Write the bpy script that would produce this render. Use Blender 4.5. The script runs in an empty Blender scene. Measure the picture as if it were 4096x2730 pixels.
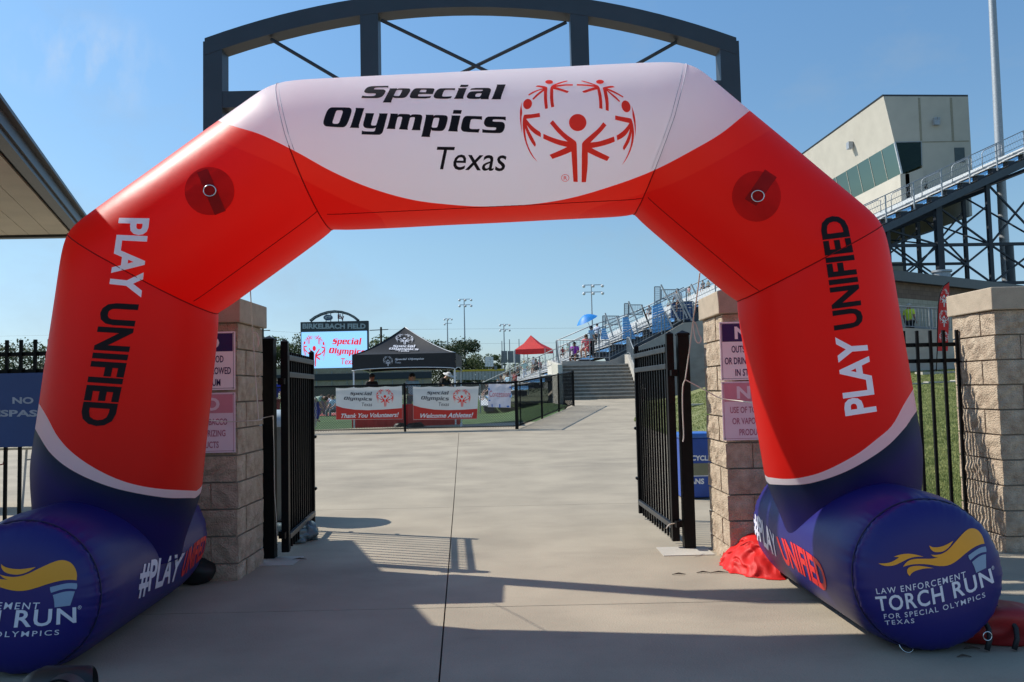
import bpy, bmesh, math, random
import numpy as np
from mathutils import Vector, Matrix, geometry
from mathutils.bvhtree import BVHTree
random.seed(7)
R = math.radians
S = bpy.context.scene
COL = S.collection

# ------------------------------------------------------------------ camera, sky, sun, exposure
F = 3307.0; CX = 2048.0; CY = 1365.0; CAMH = 1.4
PITCH = math.atan(191.0 / F); ROLL = 0.022
fwd = Vector((0, math.cos(PITCH), math.sin(PITCH)))
R0 = Vector((1, 0, 0)); U0 = Vector((0, -math.sin(PITCH), math.cos(PITCH)))
rgt = R0 * math.cos(ROLL) - U0 * math.sin(ROLL)
upv = R0 * math.sin(ROLL) + U0 * math.cos(ROLL)
CAM = Vector((0, 0, CAMH))
cd = bpy.data.cameras.new('camera'); cam = bpy.data.objects.new('camera', cd); COL.objects.link(cam)
cd.sensor_width = 36; cd.sensor_fit = 'HORIZONTAL'; cd.lens = F / 4096 * 36
cd.clip_start = 0.05; cd.clip_end = 6000
cam.matrix_world = Matrix(((rgt.x, upv.x, -fwd.x, CAM.x), (rgt.y, upv.y, -fwd.y, CAM.y), (rgt.z, upv.z, -fwd.z, CAM.z), (0, 0, 0, 1)))
S.camera = cam

SUN_EL = R(45); SUN_AZ = math.atan2(-0.91, 0.36)          # azimuth measured from +Y towards +X
sdir = Vector((math.sin(SUN_AZ) * math.cos(SUN_EL), math.cos(SUN_AZ) * math.cos(SUN_EL), math.sin(SUN_EL)))
W = bpy.data.worlds.new('World'); S.world = W; W.use_nodes = True
nt = W.node_tree; nt.nodes.clear()
o_ = nt.nodes.new('ShaderNodeOutputWorld'); b_ = nt.nodes.new('ShaderNodeBackground'); s_ = nt.nodes.new('ShaderNodeTexSky')
s_.sky_type = 'NISHITA'; s_.sun_disc = False; s_.sun_elevation = SUN_EL; s_.sun_rotation = SUN_AZ
s_.altitude = 100; s_.air_density = 1.0; s_.dust_density = 0.5; s_.ozone_density = 3.0
tcw = nt.nodes.new('ShaderNodeTexCoord'); sx_ = nt.nodes.new('ShaderNodeSeparateXYZ'); nt.links.new(tcw.outputs['Generated'], sx_.inputs[0])
rw_ = nt.nodes.new('ShaderNodeValToRGB'); nt.links.new(sx_.outputs[2], rw_.inputs[0])            # colour balance of the clear sky with height
rw_.color_ramp.elements[0].position = 0.0; rw_.color_ramp.elements[0].color = (.36, .41, .52, 1); rw_.color_ramp.elements[1].position = .5; rw_.color_ramp.elements[1].color = (.52, .69, .73, 1)
e_ = rw_.color_ramp.elements.new(.17); e_.color = (.49, .545, .53, 1)
mw_ = nt.nodes.new('ShaderNodeMix'); mw_.data_type = 'RGBA'; mw_.blend_type = 'MULTIPLY'; mw_.inputs[0].default_value = 1
sc_ = nt.nodes.new('ShaderNodeVectorMath'); sc_.operation = 'SCALE'; sc_.inputs['Scale'].default_value = 1.85; nt.links.new(s_.outputs[0], sc_.inputs[0]); nt.links.new(sc_.outputs[0], mw_.inputs[6]); nt.links.new(rw_.outputs[0], mw_.inputs[7])
cn = nt.nodes.new('ShaderNodeTexNoise'); cn.inputs['Scale'].default_value = 2.3; cn.inputs['Detail'].default_value = 9; cn.inputs['Roughness'].default_value = .62
mpw = nt.nodes.new('ShaderNodeMapping'); mpw.inputs['Scale'].default_value = (1.6, .5, 2.6); mpw.inputs['Location'].default_value = (.7, .2, .1); nt.links.new(tcw.outputs['Generated'], mpw.inputs[0]); nt.links.new(mpw.outputs[0], cn.inputs['Vector'])
cr0 = nt.nodes.new('ShaderNodeMapRange'); nt.links.new(cn.outputs[0], cr0.inputs[0]); cr0.inputs[1].default_value = .50; cr0.inputs[2].default_value = .74; cr0.inputs[4].default_value = .34
mc_ = nt.nodes.new('ShaderNodeMix'); mc_.data_type = 'RGBA'; nt.links.new(cr0.outputs[0], mc_.inputs[0]); nt.links.new(mw_.outputs[2], mc_.inputs[6]); mc_.inputs[7].default_value = (3.0, 3.5, 3.9, 1)   # faint cirrus
lastw = mc_.outputs[2]
for (wx, wy, rad) in ((165, 232, .9990), (478, 262, .9982), (330, 200, .9990)):        # small separate wisps
    dw = (fwd * F + rgt * (wx - CX) - upv * (wy - CY)).normalized()
    dt = nt.nodes.new('ShaderNodeVectorMath'); dt.operation = 'DOT_PRODUCT'; nt.links.new(tcw.outputs['Generated'], dt.inputs[0]); dt.inputs[1].default_value = dw
    mk = nt.nodes.new('ShaderNodeMapRange'); mk.interpolation_type = 'SMOOTHSTEP'; nt.links.new(dt.outputs['Value'], mk.inputs[0]); mk.inputs[1].default_value = rad; mk.inputs[2].default_value = 1.0
    nw = nt.nodes.new('ShaderNodeTexNoise'); nw.inputs['Scale'].default_value = 30; nw.inputs['Detail'].default_value = 6; mq = nt.nodes.new('ShaderNodeMapping'); mq.inputs['Scale'].default_value = (1.5, 1.5, .55); mq.inputs['Rotation'].default_value = (.3, .5, 0); nt.links.new(tcw.outputs['Generated'], mq.inputs[0]); nt.links.new(mq.outputs[0], nw.inputs['Vector'])
    nr_ = nt.nodes.new('ShaderNodeMapRange'); nt.links.new(nw.outputs[0], nr_.inputs[0]); nr_.inputs[1].default_value = .42; nr_.inputs[2].default_value = .72; nr_.inputs[4].default_value = .24
    pm = nt.nodes.new('ShaderNodeMath'); pm.operation = 'MULTIPLY'; nt.links.new(mk.outputs[0], pm.inputs[0]); nt.links.new(nr_.outputs[0], pm.inputs[1])
    xw = nt.nodes.new('ShaderNodeMix'); xw.data_type = 'RGBA'; nt.links.new(pm.outputs[0], xw.inputs[0]); nt.links.new(lastw, xw.inputs[6]); xw.inputs[7].default_value = (5.0, 5.6, 6.4, 1); lastw = xw.outputs[2]
nt.links.new(lastw, b_.inputs[0]); b_.inputs[1].default_value = 0.125
nt.links.new(b_.outputs[0], o_.inputs[0])
sl = bpy.data.lights.new('sun', 'SUN'); sl.energy = 5.0; sl.angle = R(0.55); sl.color = (1, 0.95, 0.86)
so = bpy.data.objects.new('sun', sl); COL.objects.link(so); so.rotation_euler = (-sdir).to_track_quat('-Z', 'Y').to_euler(); so.location = (-30, 20, 40)
S.view_settings.view_transform = 'Standard'; S.view_settings.look = 'None'
S.view_settings.exposure = 0.1; S.view_settings.gamma = 1; S.view_settings.use_curve_mapping = False
S.render.engine = 'CYCLES'; S.cycles.max_bounces = 12; S.cycles.diffuse_bounces = 10; S.cycles.transmission_bounces = 4

# ------------------------------------------------------------------ geometry helpers
K = 4096 / 2353.0
def ray(x, y): return (fwd * F + rgt * (x - CX) - upv * (y - CY)).normalized()
def atY(px, py, Y):                 # px,py in 2353-wide picture units
    d = ray(px * K, py * K); return CAM + d * (Y / d.y)
def onZ(px, py, z=0.0):
    d = ray(px * K, py * K); return CAM + d * ((z - CAMH) / d.z)
def proj(p):
    v = p - CAM; w = v.dot(fwd); return ((CX + F * v.dot(rgt) / w) / K, (CY - F * v.dot(upv) / w) / K)

def lin(c): return tuple(((v / 255) / 12.92 if v / 255 <= 0.04045 else ((v / 255 + 0.055) / 1.055) ** 2.4) for v in c)
MATS = {}
def mat(name, col, rough=0.6, metal=0.0, var=0.12, scale=6.0, bump=0.0, bscale=60.0, transl=0.0, emit=0.0, spec=0.5, col2=None, coord='Object', detail=4.0):
    if name in MATS: return MATS[name]
    m = bpy.data.materials.new(name); m.use_nodes = True; n = m.node_tree; n.nodes.clear(); L = n.links.new
    out = n.nodes.new('ShaderNodeOutputMaterial'); p = n.nodes.new('ShaderNodeBsdfPrincipled')
    p.inputs['Roughness'].default_value = rough; p.inputs['Metallic'].default_value = metal
    p.inputs['Specular IOR Level'].default_value = spec
    tc = n.nodes.new('ShaderNodeTexCoord'); nz = n.nodes.new('ShaderNodeTexNoise'); nz.inputs['Scale'].default_value = scale; nz.inputs['Detail'].default_value = detail
    L(tc.outputs[coord], nz.inputs['Vector'])
    rp = n.nodes.new('ShaderNodeValToRGB'); L(nz.outputs[0], rp.inputs[0])
    rp.color_ramp.elements[0].position = 0.3; rp.color_ramp.elements[1].position = 0.7
    c2 = col2 or tuple(min(1, v * (1 + var)) for v in col)
    c1 = tuple(v * (1 - var) for v in col) if not col2 else col
    rp.color_ramp.elements[0].color = (*c1, 1); rp.color_ramp.elements[1].color = (*c2, 1)
    L(rp.outputs[0], p.inputs['Base Color'])
    if bump:
        n2 = n.nodes.new('ShaderNodeTexNoise'); n2.inputs['Scale'].default_value = bscale; n2.inputs['Detail'].default_value = 6
        L(tc.outputs[coord], n2.inputs['Vector'])
        bp = n.nodes.new('ShaderNodeBump'); bp.inputs['Strength'].default_value = bump; bp.inputs['Distance'].default_value = 0.02
        L(n2.outputs[0], bp.inputs['Height']); L(bp.outputs[0], p.inputs['Normal'])
    sh = p.outputs[0]
    if emit:
        L(rp.outputs[0], p.inputs['Emission Color']); p.inputs['Emission Strength'].default_value = emit
    if transl:
        t = n.nodes.new('ShaderNodeBsdfTranslucent'); L(rp.outputs[0], t.inputs[0]); mx = n.nodes.new('ShaderNodeMixShader')
        mx.inputs[0].default_value = transl; L(p.outputs[0], mx.inputs[1]); L(t.outputs[0], mx.inputs[2]); sh = mx.outputs[0]
    L(sh, out.inputs[0]); MATS[name] = m; return m

class MB:
    def __init__(s): s.v = []; s.f = []
    def add(s, vs, fs):
        o = len(s.v); s.v += [tuple(v) for v in vs]; s.f += [tuple(i + o for i in f) for f in fs]; return s
    def box(s, c, d, rz=0.0, M=None):
        hx, hy, hz = d[0] / 2, d[1] / 2, d[2] / 2
        vs = [Vector((x, y, z)) for z in (-hz, hz) for y in (-hy, hy) for x in (-hx, hx)]
        m = M if M else Matrix.Rotation(rz, 3, 'Z')
        vs = [m @ v + Vector(c) for v in vs]
        return s.add(vs, [(0, 2, 3, 1), (4, 5, 7, 6), (0, 1, 5, 4), (2, 6, 7, 3), (0, 4, 6, 2), (1, 3, 7, 5)])
    def box2(s, a, b):
        return s.box([(a[i] + b[i]) / 2 for i in range(3)], [abs(b[i] - a[i]) for i in range(3)])
    def beam(s, a, b, w, h, up=(0, 0, 1)):
        a = Vector(a); b = Vector(b); d = b - a; l = d.length
        if l < 1e-6: return s
        y = d / l; u = Vector(up); x = y.cross(u)
        if x.length < 1e-4: x = y.cross(Vector((0, 1, 0)))
        x.normalize(); z = x.cross(y)
        return s.box((a + b) / 2, (w, l, h), M=Matrix((x, y, z)).transposed())
    def tube(s, pts, r, n=8, close=True):
        pts = [Vector(p) for p in pts]; rs = r if isinstance(r, (list, tuple)) else [r] * len(pts)
        o = len(s.v); prev = None
        for i, p in enumerate(pts):
            t = (pts[min(i + 1, len(pts) - 1)] - pts[max(i - 1, 0)]).normalized()
            if prev is None:
                x = t.cross(Vector((0, 0, 1)))
                if x.length < 1e-3: x = t.cross(Vector((0, 1, 0)))
            else: x = prev - t * prev.dot(t)
            x.normalize(); prev = x; y = t.cross(x)
            for k in range(n):
                a = 2 * math.pi * k / n; s.v.append(tuple(p + (x * math.cos(a) + y * math.sin(a)) * rs[i]))
        for i in range(len(pts) - 1):
            for k in range(n):
                s.f.append((o + i * n + k, o + i * n + (k + 1) % n, o + (i + 1) * n + (k + 1) % n, o + (i + 1) * n + k))
        if close: s.f.append(tuple(o + k for k in range(n))[::-1]); s.f.append(tuple(o + (len(pts) - 1) * n + k for k in range(n)))
        return s
    def lathe(s, c, prof, n=16):
        o = len(s.v)
        for (r, z) in prof:
            for k in range(n):
                a = 2 * math.pi * k / n; s.v.append((c[0] + r * math.cos(a), c[1] + r * math.sin(a), c[2] + z))
        for i in range(len(prof) - 1):
            for k in range(n): s.f.append((o + i * n + k, o + i * n + (k + 1) % n, o + (i + 1) * n + (k + 1) % n, o + (i + 1) * n + k))
        s.f.append(tuple(o + k for k in range(n))[::-1]); s.f.append(tuple(o + (len(prof) - 1) * n + k for k in range(n))); return s
    def prism(s, poly, h):     # poly: list of Vector on a plane, extruded by vector h
        n = len(poly); h = Vector(h); vs = [Vector(p) for p in poly] + [Vector(p) + h for p in poly]
        return s.add(vs, [tuple(range(n))[::-1], tuple(range(n, 2 * n))] + [(i, (i + 1) % n, n + (i + 1) % n, n + i) for i in range(n)])
    def ell(s, c, r, nu=12, nv=8, M=None):
        o = len(s.v); c = Vector(c)
        vs = [Vector((0, 0, -1))] + [Vector((math.cos(2 * math.pi * k / nu) * math.sin(math.pi * j / nv), math.sin(2 * math.pi * k / nu) * math.sin(math.pi * j / nv), -math.cos(math.pi * j / nv))) for j in range(1, nv) for k in range(nu)] + [Vector((0, 0, 1))]
        for v in vs:
            q = Vector((v.x * r[0], v.y * r[1], v.z * r[2])); q = (M @ q) if M else q; s.v.append(tuple(c + q))
        for k in range(nu): s.f.append((o, o + 1 + (k + 1) % nu, o + 1 + k))
        for j in range(nv - 2):
            for k in range(nu):
                a = o + 1 + j * nu; s.f.append((a + k, a + (k + 1) % nu, a + nu + (k + 1) % nu, a + nu + k))
        t = o + 1 + (nv - 2) * nu
        for k in range(nu): s.f.append((t + k, t + (k + 1) % nu, t + nu))
        return s
    def build(s, name, m, parent=None, smooth=False, local=None, bevel=0):
        me = bpy.data.meshes.new(name); vs = s.v
        if local is not None: vs = [tuple(Vector(v) - Vector(local)) for v in vs]
        me.from_pydata(vs, [], s.f); me.materials.append(m)
        if bevel:
            bm = bmesh.new(); bm.from_mesh(me); bmesh.ops.bevel(bm, geom=bm.edges[:], offset=bevel, segments=2, affect='EDGES', profile=0.5); bm.to_mesh(me); bm.free()
        if smooth:
            for p in me.polygons: p.use_smooth = True
            if smooth != 'all':
                try: me.set_sharp_from_angle(angle=R(40))
                except Exception: pass
        ob = bpy.data.objects.new(name, me); COL.objects.link(ob)
        if local is not None: ob.location = local
        if parent is not None: ob.parent = parent
        return ob

def tag(o, label=None, cat=None, group=None, kind=None):
    if label: o['label'] = label
    if cat: o['category'] = cat
    if group: o['group'] = group
    if kind: o['kind'] = kind
    return o
def thing(name, label, cat, loc=(0, 0, 0), rz=0.0, group=None):
    o = bpy.data.objects.new(name, None); COL.objects.link(o); o.location = loc; o.rotation_euler = (0, 0, rz); o.empty_display_size = .2
    return tag(o, label, cat, group)
def inst(o, parent=None, loc=None, rot=None):
    c = o.copy(); COL.objects.link(c)
    if parent is not None: c.parent = parent
    if loc is not None: c.location = loc
    if rot is not None: c.rotation_euler = rot
    return c
def copy_tree(root, loc, rz, label=None, group=None):
    r = root.copy(); COL.objects.link(r); r.location = loc; r.rotation_euler = (0, 0, rz)
    if label: r['label'] = label
    if group: r['group'] = group
    for ch in list(root.children):
        c = ch.copy(); COL.objects.link(c); c.parent = r
        for g in ch.children:
            d = g.copy(); COL.objects.link(d); d.parent = c
    return r

# ------------------------------------------------------------------ flat print: traced shapes and lettering laid on surfaces
def tri_polys(polys):
    """polys: list of (outer,[holes]) 2D -> verts, tris"""
    V = []; T = []
    for outer, holes in polys:
        loops = [[Vector((x, y, 0)) for x, y in outer]] + [[Vector((x, y, 0)) for x, y in h] for h in holes]
        fl = [p for l in loops for p in l]; o = len(V)
        for t in geometry.tessellate_polygon(loops): T.append(tuple(i + o for i in t))
        V += [(p.x, p.y) for p in fl]
    return V, T
_tc = {}
def text2d(body, bold=0.0, shear=0.0, space=1.0):
    key = (body, bold, shear, space)
    if key in _tc: return _tc[key]
    cu = bpy.data.curves.new('t', 'FONT'); cu.body = body; cu.size = 1; cu.offset = bold; cu.shear = shear; cu.resolution_u = 3; cu.space_character = space
    ob = bpy.data.objects.new('t', cu); COL.objects.link(ob); dg = bpy.context.evaluated_depsgraph_get(); dg.update()
    me = bpy.data.meshes.new_from_object(ob.evaluated_get(dg)); me.calc_loop_triangles()
    V = [(v.co.x, v.co.y) for v in me.vertices]; T = [tuple(t.vertices) for t in me.loop_triangles]
    bpy.data.objects.remove(ob); bpy.data.meshes.remove(me); bpy.data.curves.remove(cu)
    xs = [v[0] for v in V]; ys = [v[1] for v in V]; x0, x1, y0, y1 = min(xs), max(xs), min(ys), max(ys)
    V = [((x - x0) / (x1 - x0), (y1 - y) / (y1 - y0)) for x, y in V]          # u right, v DOWN, unit box
    _tc[key] = (V, T, (x1 - x0) / (y1 - y0)); return _tc[key]
def quadmap(TL, TR, BL, BR, TM=None, BM=None):
    TL, TR, BL, BR = map(Vector, (TL, TR, BL, BR)); TM = Vector(TM) if TM else (TL + TR) / 2; BM = Vector(BM) if BM else (BL + BR) / 2
    def f(u, v):
        q = lambda a, m, b: a * (2 * u * u - 3 * u + 1) + m * (4 * u - 4 * u * u) + b * (2 * u * u - u)
        t = q(TL, TM, TR); b = q(BL, BM, BR); r = t * (1 - v) + b * v; return (r.x, r.y)
    return f
def rect(x0, y0, x1, y1): return quadmap((x0, y0), (x1, y0), (x0, y1), (x1, y1))
def refine(V, T, L):
    bm = bmesh.new(); vs = [bm.verts.new((x, y, 0)) for x, y in V]
    for t in T:
        try: bm.faces.new([vs[i] for i in t])
        except Exception: pass
    for _ in range(9):
        es = [e for e in bm.edges if e.calc_length() > L]
        if not es: break
        bmesh.ops.subdivide_edges(bm, edges=es, cuts=1); bmesh.ops.triangulate(bm, faces=bm.faces[:])
    bm.verts.index_update(); V = [(v.co.x, v.co.y) for v in bm.verts]; T = [tuple(v.index for v in f.verts) for f in bm.faces]; bm.free(); return V, T
def bvh_of(obs):
    V = []; P = []
    for o in obs:
        mw = o.matrix_world if o.parent is None else o.parent.matrix_basis @ o.matrix_basis
        n = len(V); V += [mw @ v.co for v in o.data.vertices]; P += [tuple(i + n for i in p.vertices) for p in o.data.polygons]
    return BVHTree.FromPolygons(V, P)
def decal(name, V, T, bvh, m, parent=None, off=0.003, L=None, label=None, crop=None):
    """V in photo pixels (4096 wide) -> laid on the surface it covers"""
    if L: V, T = refine(V, T, L)
    out = []; ok = []
    for x, y in V:
        d = ray(x, y); h = bvh.ray_cast(CAM, d)
        if h[0] is None: out.append(None); continue
        nrm = h[1] if h[1].dot(d) < 0 else -h[1]
        out.append((h[0], nrm))
    # smooth offset along normal
    idx = {}; vs = []; fs = []
    for t in T:
        if any(out[i] is None for i in t): continue
        ps = [out[i][0] for i in t]
        if max((ps[0] - ps[1]).length, (ps[1] - ps[2]).length, (ps[0] - ps[2]).length) > 3 * (L or 1e9) / F * ps[0].y + .3: continue
        f = []
        for i in t:
            if i not in idx: idx[i] = len(vs); vs.append(tuple(out[i][0] + out[i][1] * off))
            f.append(idx[i])
        a, b, c = [Vector(vs[k]) for k in f]
        if (b - a).cross(c - a).dot(CAM - a) < 0: f = f[::-1]
        fs.append(tuple(f))
    me = bpy.data.meshes.new(name)
    if parent is not None:
        inv = parent.matrix_basis.inverted() if parent.parent is None else (parent.parent.matrix_basis @ parent.matrix_basis).inverted()
        vs = [tuple(inv @ Vector(v)) for v in vs]
    me.from_pydata(vs, [], fs); me.materials.append(m)
    for p in me.polygons: p.use_smooth = True
    ob = bpy.data.objects.new(name, me); COL.objects.link(ob); ob.parent = parent
    if label: ob['label'] = label
    return ob
def dtext(name, body, fmap, bvh, m, parent=None, bold=0.02, shear=0.0, L=None, off=0.003, space=1.0, label=None):
    V, T, _ = text2d(body, bold, shear, space)
    return decal(name, [fmap(u, v) for u, v in V], T, bvh, m, parent, off, L, label)
def joinVT(lst):
    V = []; T = []
    for v, t in lst: o = len(V); V += v; T += [tuple(i + o for i in q) for q in t]
    return V, T
def smoothp(p, it=1):           # light corner rounding (keeps sharp corners sharp)
    for _ in range(it):
        q = []; n = len(p)
        for i in range(n):
            a = Vector(p[i - 1]); b = Vector(p[i]); c = Vector(p[(i + 1) % n]); d1 = (b - a); d2 = (c - b)
            if d1.length < 1e-6 or d2.length < 1e-6: q.append(tuple(b)); continue
            ang = d1.angle(d2)
            if ang < R(62):
                q.append(tuple(b - d1 * .25)); q.append(tuple(b + d2 * .25))
            else: q.append(tuple(b))
        p = q
    return p
def ellp(cx, cy, rx, ry, rot=0, n=36):
    c, s = math.cos(rot), math.sin(rot)
    return [(cx + rx * math.cos(a) * c - ry * math.sin(a) * s, cy + rx * math.cos(a) * s + ry * math.sin(a) * c) for a in [2 * math.pi * k / n for k in range(n)]]

A_ = lambda p: [(x / 6.192 + 1280, y / 6.192 + 320) for x, y in p]
B_ = lambda p: [(x / 6.0333 + 1650, y / 6.0333 + 320) for x, y in p]
D_ = lambda p: [(x / 3.5627 + 2060, y / 3.5627 + 300) for x, y in p]
E_ = lambda p: [(x / 3.409 + 3450, y / 3.409 + 2080) for x, y in p]
def G(f, o, *h): return (smoothp(f(o)), [smoothp(f(x)) for x in h])
SPECIAL = [
 G(A_, [(1027,462),(1047,402),(1100,410),(1200,414),(1300,412),(1352,404),(1385,380),(1388,358),(1370,346),(1200,345),(1130,335),(1098,312),(1098,285),(1125,240),(1180,195),(1250,172),(1350,166),(1700,160),(1688,204),(1650,197),(1550,197),(1400,202),(1355,212),(1335,238),(1342,248),(1560,246),(1610,262),(1628,285),(1620,320),(1580,390),(1530,435),(1440,462),(1350,466)]),
 G(A_, [(1732,224),(1915,222),(1910,248),(1935,228),(1975,222),(2190,222),(2228,232),(2240,262),(2228,305),(2175,385),(2140,430),(2090,455),(2030,464),(1850,462),(1822,452),(1812,440),(1768,535),(1766,572),(1553,570),(1590,510),(1700,300),(1728,245)],
   [(1905,262),(2025,258),(2038,268),(2030,295),(1985,385),(1965,405),(1940,412),(1845,408),(1832,400),(1838,375),(1888,280)]),
 G(B_, [(0,275),(30,240),(70,220),(120,212),(480,214),(520,222),(533,240),(525,268),(488,355),(160,353),(140,370),(133,395),(145,410),(300,410),(400,406),(455,402),(415,462),(0,457),(-50,445),(-64,419),(-62,395),(-40,335)],
   [(172,305),(185,275),(205,255),(230,250),(330,251),(342,262),(322,308),(175,308)]),
 G(B_, [(1030,215),(1022,262),(990,255),(820,252),(775,262),(750,295),(715,385),(718,405),(735,413),(860,413),(955,402),(920,467),(620,466),(550,455),(515,430),(513,390),(540,330),(590,260),(640,228),(700,214)]),
 G(B_, [(1170,130),(1357,132),(1330,184),(1140,186)]),
 G(B_, [(1105,212),(1313,210),(1290,260),(1225,420),(1228,468),(997,467),(1030,430),(1100,265),(1110,240)]),
 G(B_, [(1425,207),(1800,205),(1860,212),(1895,240),(1893,275),(1870,340),(1838,430),(1838,477),(1645,477),(1642,450),(1620,465),(1580,472),(1400,470),(1340,460),(1310,430),(1312,395),(1345,335),(1390,300),(1440,287),(1660,285),(1695,275),(1700,258),(1690,250),(1500,250),(1430,252),(1392,262)],
   [(1545,345),(1580,336),(1672,336),(1665,350),(1650,385),(1630,410),(1610,420),(1530,418),(1513,405),(1518,375)]),
 G(B_, [(2037,125),(2250,122),(2225,185),(2135,430),(2135,480),(1897,480),(1930,445),(2030,180),(2040,150)])]
OLYMPICS = [
 G(A_, [(310,690),(700,693),(760,708),(785,745),(785,790),(765,870),(700,1050),(660,1130),(610,1172),(560,1185),(180,1165),(120,1145),(88,1100),(85,1050),(110,950),(170,790),(215,730),(260,700)],
   [(440,763),(535,765),(560,775),(568,800),(560,835),(495,1020),(475,1070),(450,1090),(420,1097),(350,1095),(315,1080),(310,1055),(325,1010),(390,810),(410,775)]),
 G(A_, [(885,703),(1100,710),(1080,770),(970,1110),(965,1150),(972,1200),(735,1192),(765,1150),(880,780),(888,745)]),
 G(A_, [(1125,833),(1343,835),(1330,880),(1268,1090),(1268,1120),(1285,1137),(1380,1138),(1400,1115),(1462,905),(1470,870),(1462,838),(1680,842),(1665,890),(1570,1260),(1545,1320),(1500,1360),(1450,1370),(1033,1357),(1040,1262),(1090,1280),(1320,1288),(1350,1280),(1368,1245),(1380,1185),(1350,1210),(1300,1213),(1160,1207),(1100,1185),(1072,1140),(1070,1090),(1125,900),(1130,865)]),
 G(B_, [(-532,821),(-351,826),(-353,867),(-332,840),(-293,828),(-98,835),(-64,846),(-50,872),(-15,846),(28,838),(160,843),(210,852),(235,880),(237,930),(215,1030),(187,1160),(192,1223),(-24,1218),(5,1165),(60,940),(55,912),(25,906),(-45,911),(-64,935),(-118,1160),(-110,1213),(-327,1199),(-293,1120),(-254,960),(-244,916),(-264,898),(-337,896),(-366,926),(-418,1150),(-412,1194),(-627,1189),(-595,1130),(-532,877)]),
 G(B_, [(322,848),(513,853),(511,888),(535,862),(570,855),(780,860),(830,875),(852,910),(850,960),(815,1100),(785,1175),(745,1225),(690,1242),(490,1235),(462,1220),(456,1200),(420,1340),(427,1385),(212,1378),(235,1300),(325,910)],
   [(525,925),(620,922),(645,932),(648,960),(615,1100),(600,1145),(575,1160),(490,1160),(467,1145),(465,1120),(508,950)]),
 G(B_, [(992,735),(1192,740),(1170,828),(972,824)]),
 G(B_, [(942,865),(1157,870),(1145,930),(1085,1190),(1092,1255),(852,1245),(880,1205),(942,930)]),
 G(B_, [(1678,887),(1678,975),(1630,960),(1450,952),(1415,965),(1400,1000),(1378,1120),(1378,1170),(1400,1190),(1550,1195),(1625,1187),(1595,1277),(1260,1262),(1200,1240),(1170,1190),(1170,1140),(1200,1000),(1230,920),(1280,880),(1340,875)]),
 G(B_, [(2252,898),(2250,990),(2200,968),(2130,962),(1960,960),(1935,975),(1935,1005),(1960,1015),(2150,1018),(2205,1040),(2232,1090),(2228,1160),(2200,1230),(2160,1275),(2090,1295),(1685,1280),(1687,1190),(1730,1208),(1830,1213),(1985,1220),(2015,1205),(2020,1165),(2005,1152),(1830,1150),(1770,1130),(1728,1080),(1722,1030),(1745,960),(1785,910),(1850,888)])]
def Lg(p): return (smoothp(D_(p)), [])
LOGO = [(D_(ellp(893, 683, 124, 121)), []), (D_(ellp(179, 421, 62, 74, R(18))), []), (D_(ellp(1581, 454, 62, 86, R(-18))), []), (D_(ellp(486, 108, 55, 28)), []), (D_(ellp(1211, 106, 55, 29)), []),
 Lg([(497,692),(540,650),(620,745),(720,845),(850,935),(872,960),(880,1000),(894,1525),(832,1522),(802,1095),(700,1140),(533,1198),(492,1140),(600,1095),(740,1030),(600,995),(480,945),(402,910),(405,842),(500,885),(640,930),(750,952),(680,895),(580,795)]),
 Lg([(1257,678),(1303,722),(1240,800),(1150,890),(1075,965),(1180,955),(1300,920),(1410,880),(1422,952),(1330,990),(1200,1025),(1093,1045),(1200,1100),(1348,1170),(1312,1228),(1180,1175),(1037,1105),(1037,1300),(1010,1528),(948,1528),(952,1000),(960,968),(990,935),(1090,850),(1190,765)]),
 Lg([(97,395),(92,460),(105,540),(90,620),(98,830),(80,740),(68,600),(72,490)]),
 Lg([(125,580),(140,570),(250,565),(350,547),(360,603),(250,618),(160,632),(220,710),(300,780),(370,822),(367,890),(290,850),(220,790),(168,720),(200,800),(260,910),(302,990),(284,1028),(230,960),(180,860),(145,765),(150,870),(180,1000),(240,1130),(320,1240),(240,1160),(170,1030),(125,880),(108,740),(110,640)]),
 Lg([(1660,440),(1672,520),(1672,580),(1700,700),(1714,880),(1722,760),(1715,640),(1695,540)]),
 Lg([(1427,583),(1540,605),(1650,622),(1665,645),(1690,740),(1698,860),(1680,980),(1640,1100),(1590,1200),(1522,1287),(1590,1170),(1640,1040),(1660,930),(1663,820),(1640,930),(1600,1010),(1552,1078),(1530,1040),(1580,950),(1620,850),(1635,775),(1590,850),(1530,900),(1458,935),(1447,867),(1520,820),(1590,750),(1630,690),(1540,670),(1427,642)]),
 Lg([(320,155),(400,165),(455,178),(462,195),(455,290),(468,483),(430,490),(412,380),(412,235),(340,290),(262,362),(247,345),(320,270),(395,215),(310,240),(198,302),(188,288),(260,240),(400,197),(350,180),(292,175)]),
 Lg([(740,87),(755,97),(660,125),(580,155),(700,142),(822,138),(824,160),(700,162),(580,180),(680,210),(768,240),(745,265),(640,230),(545,208),(545,350),(558,460),(515,470),(498,350),(500,220),(510,170),(560,140),(650,108)]),
 Lg([(958,87),(1060,115),(1150,145),(1195,165),(1215,220),(1240,330),(1247,492),(1200,480),(1198,360),(1172,212),(1080,235),(985,267),(955,240),(1050,208),(1135,180),(1000,162),(881,160),(881,138),(1000,142),(1130,155),(1040,125),(938,95)]),
 Lg([(1250,190),(1265,180),(1385,158),(1422,182),(1315,198),(1430,245),(1545,315),(1538,330),(1430,272),(1320,225),(1420,300),(1498,378),(1486,392),(1400,320),(1308,235),(1335,370),(1335,520),(1292,507),(1290,400),(1265,260)])]
REG = [(D_(ellp(715, 1467, 57, 52)), [D_(ellp(715, 1467, 50, 45))])]
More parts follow.
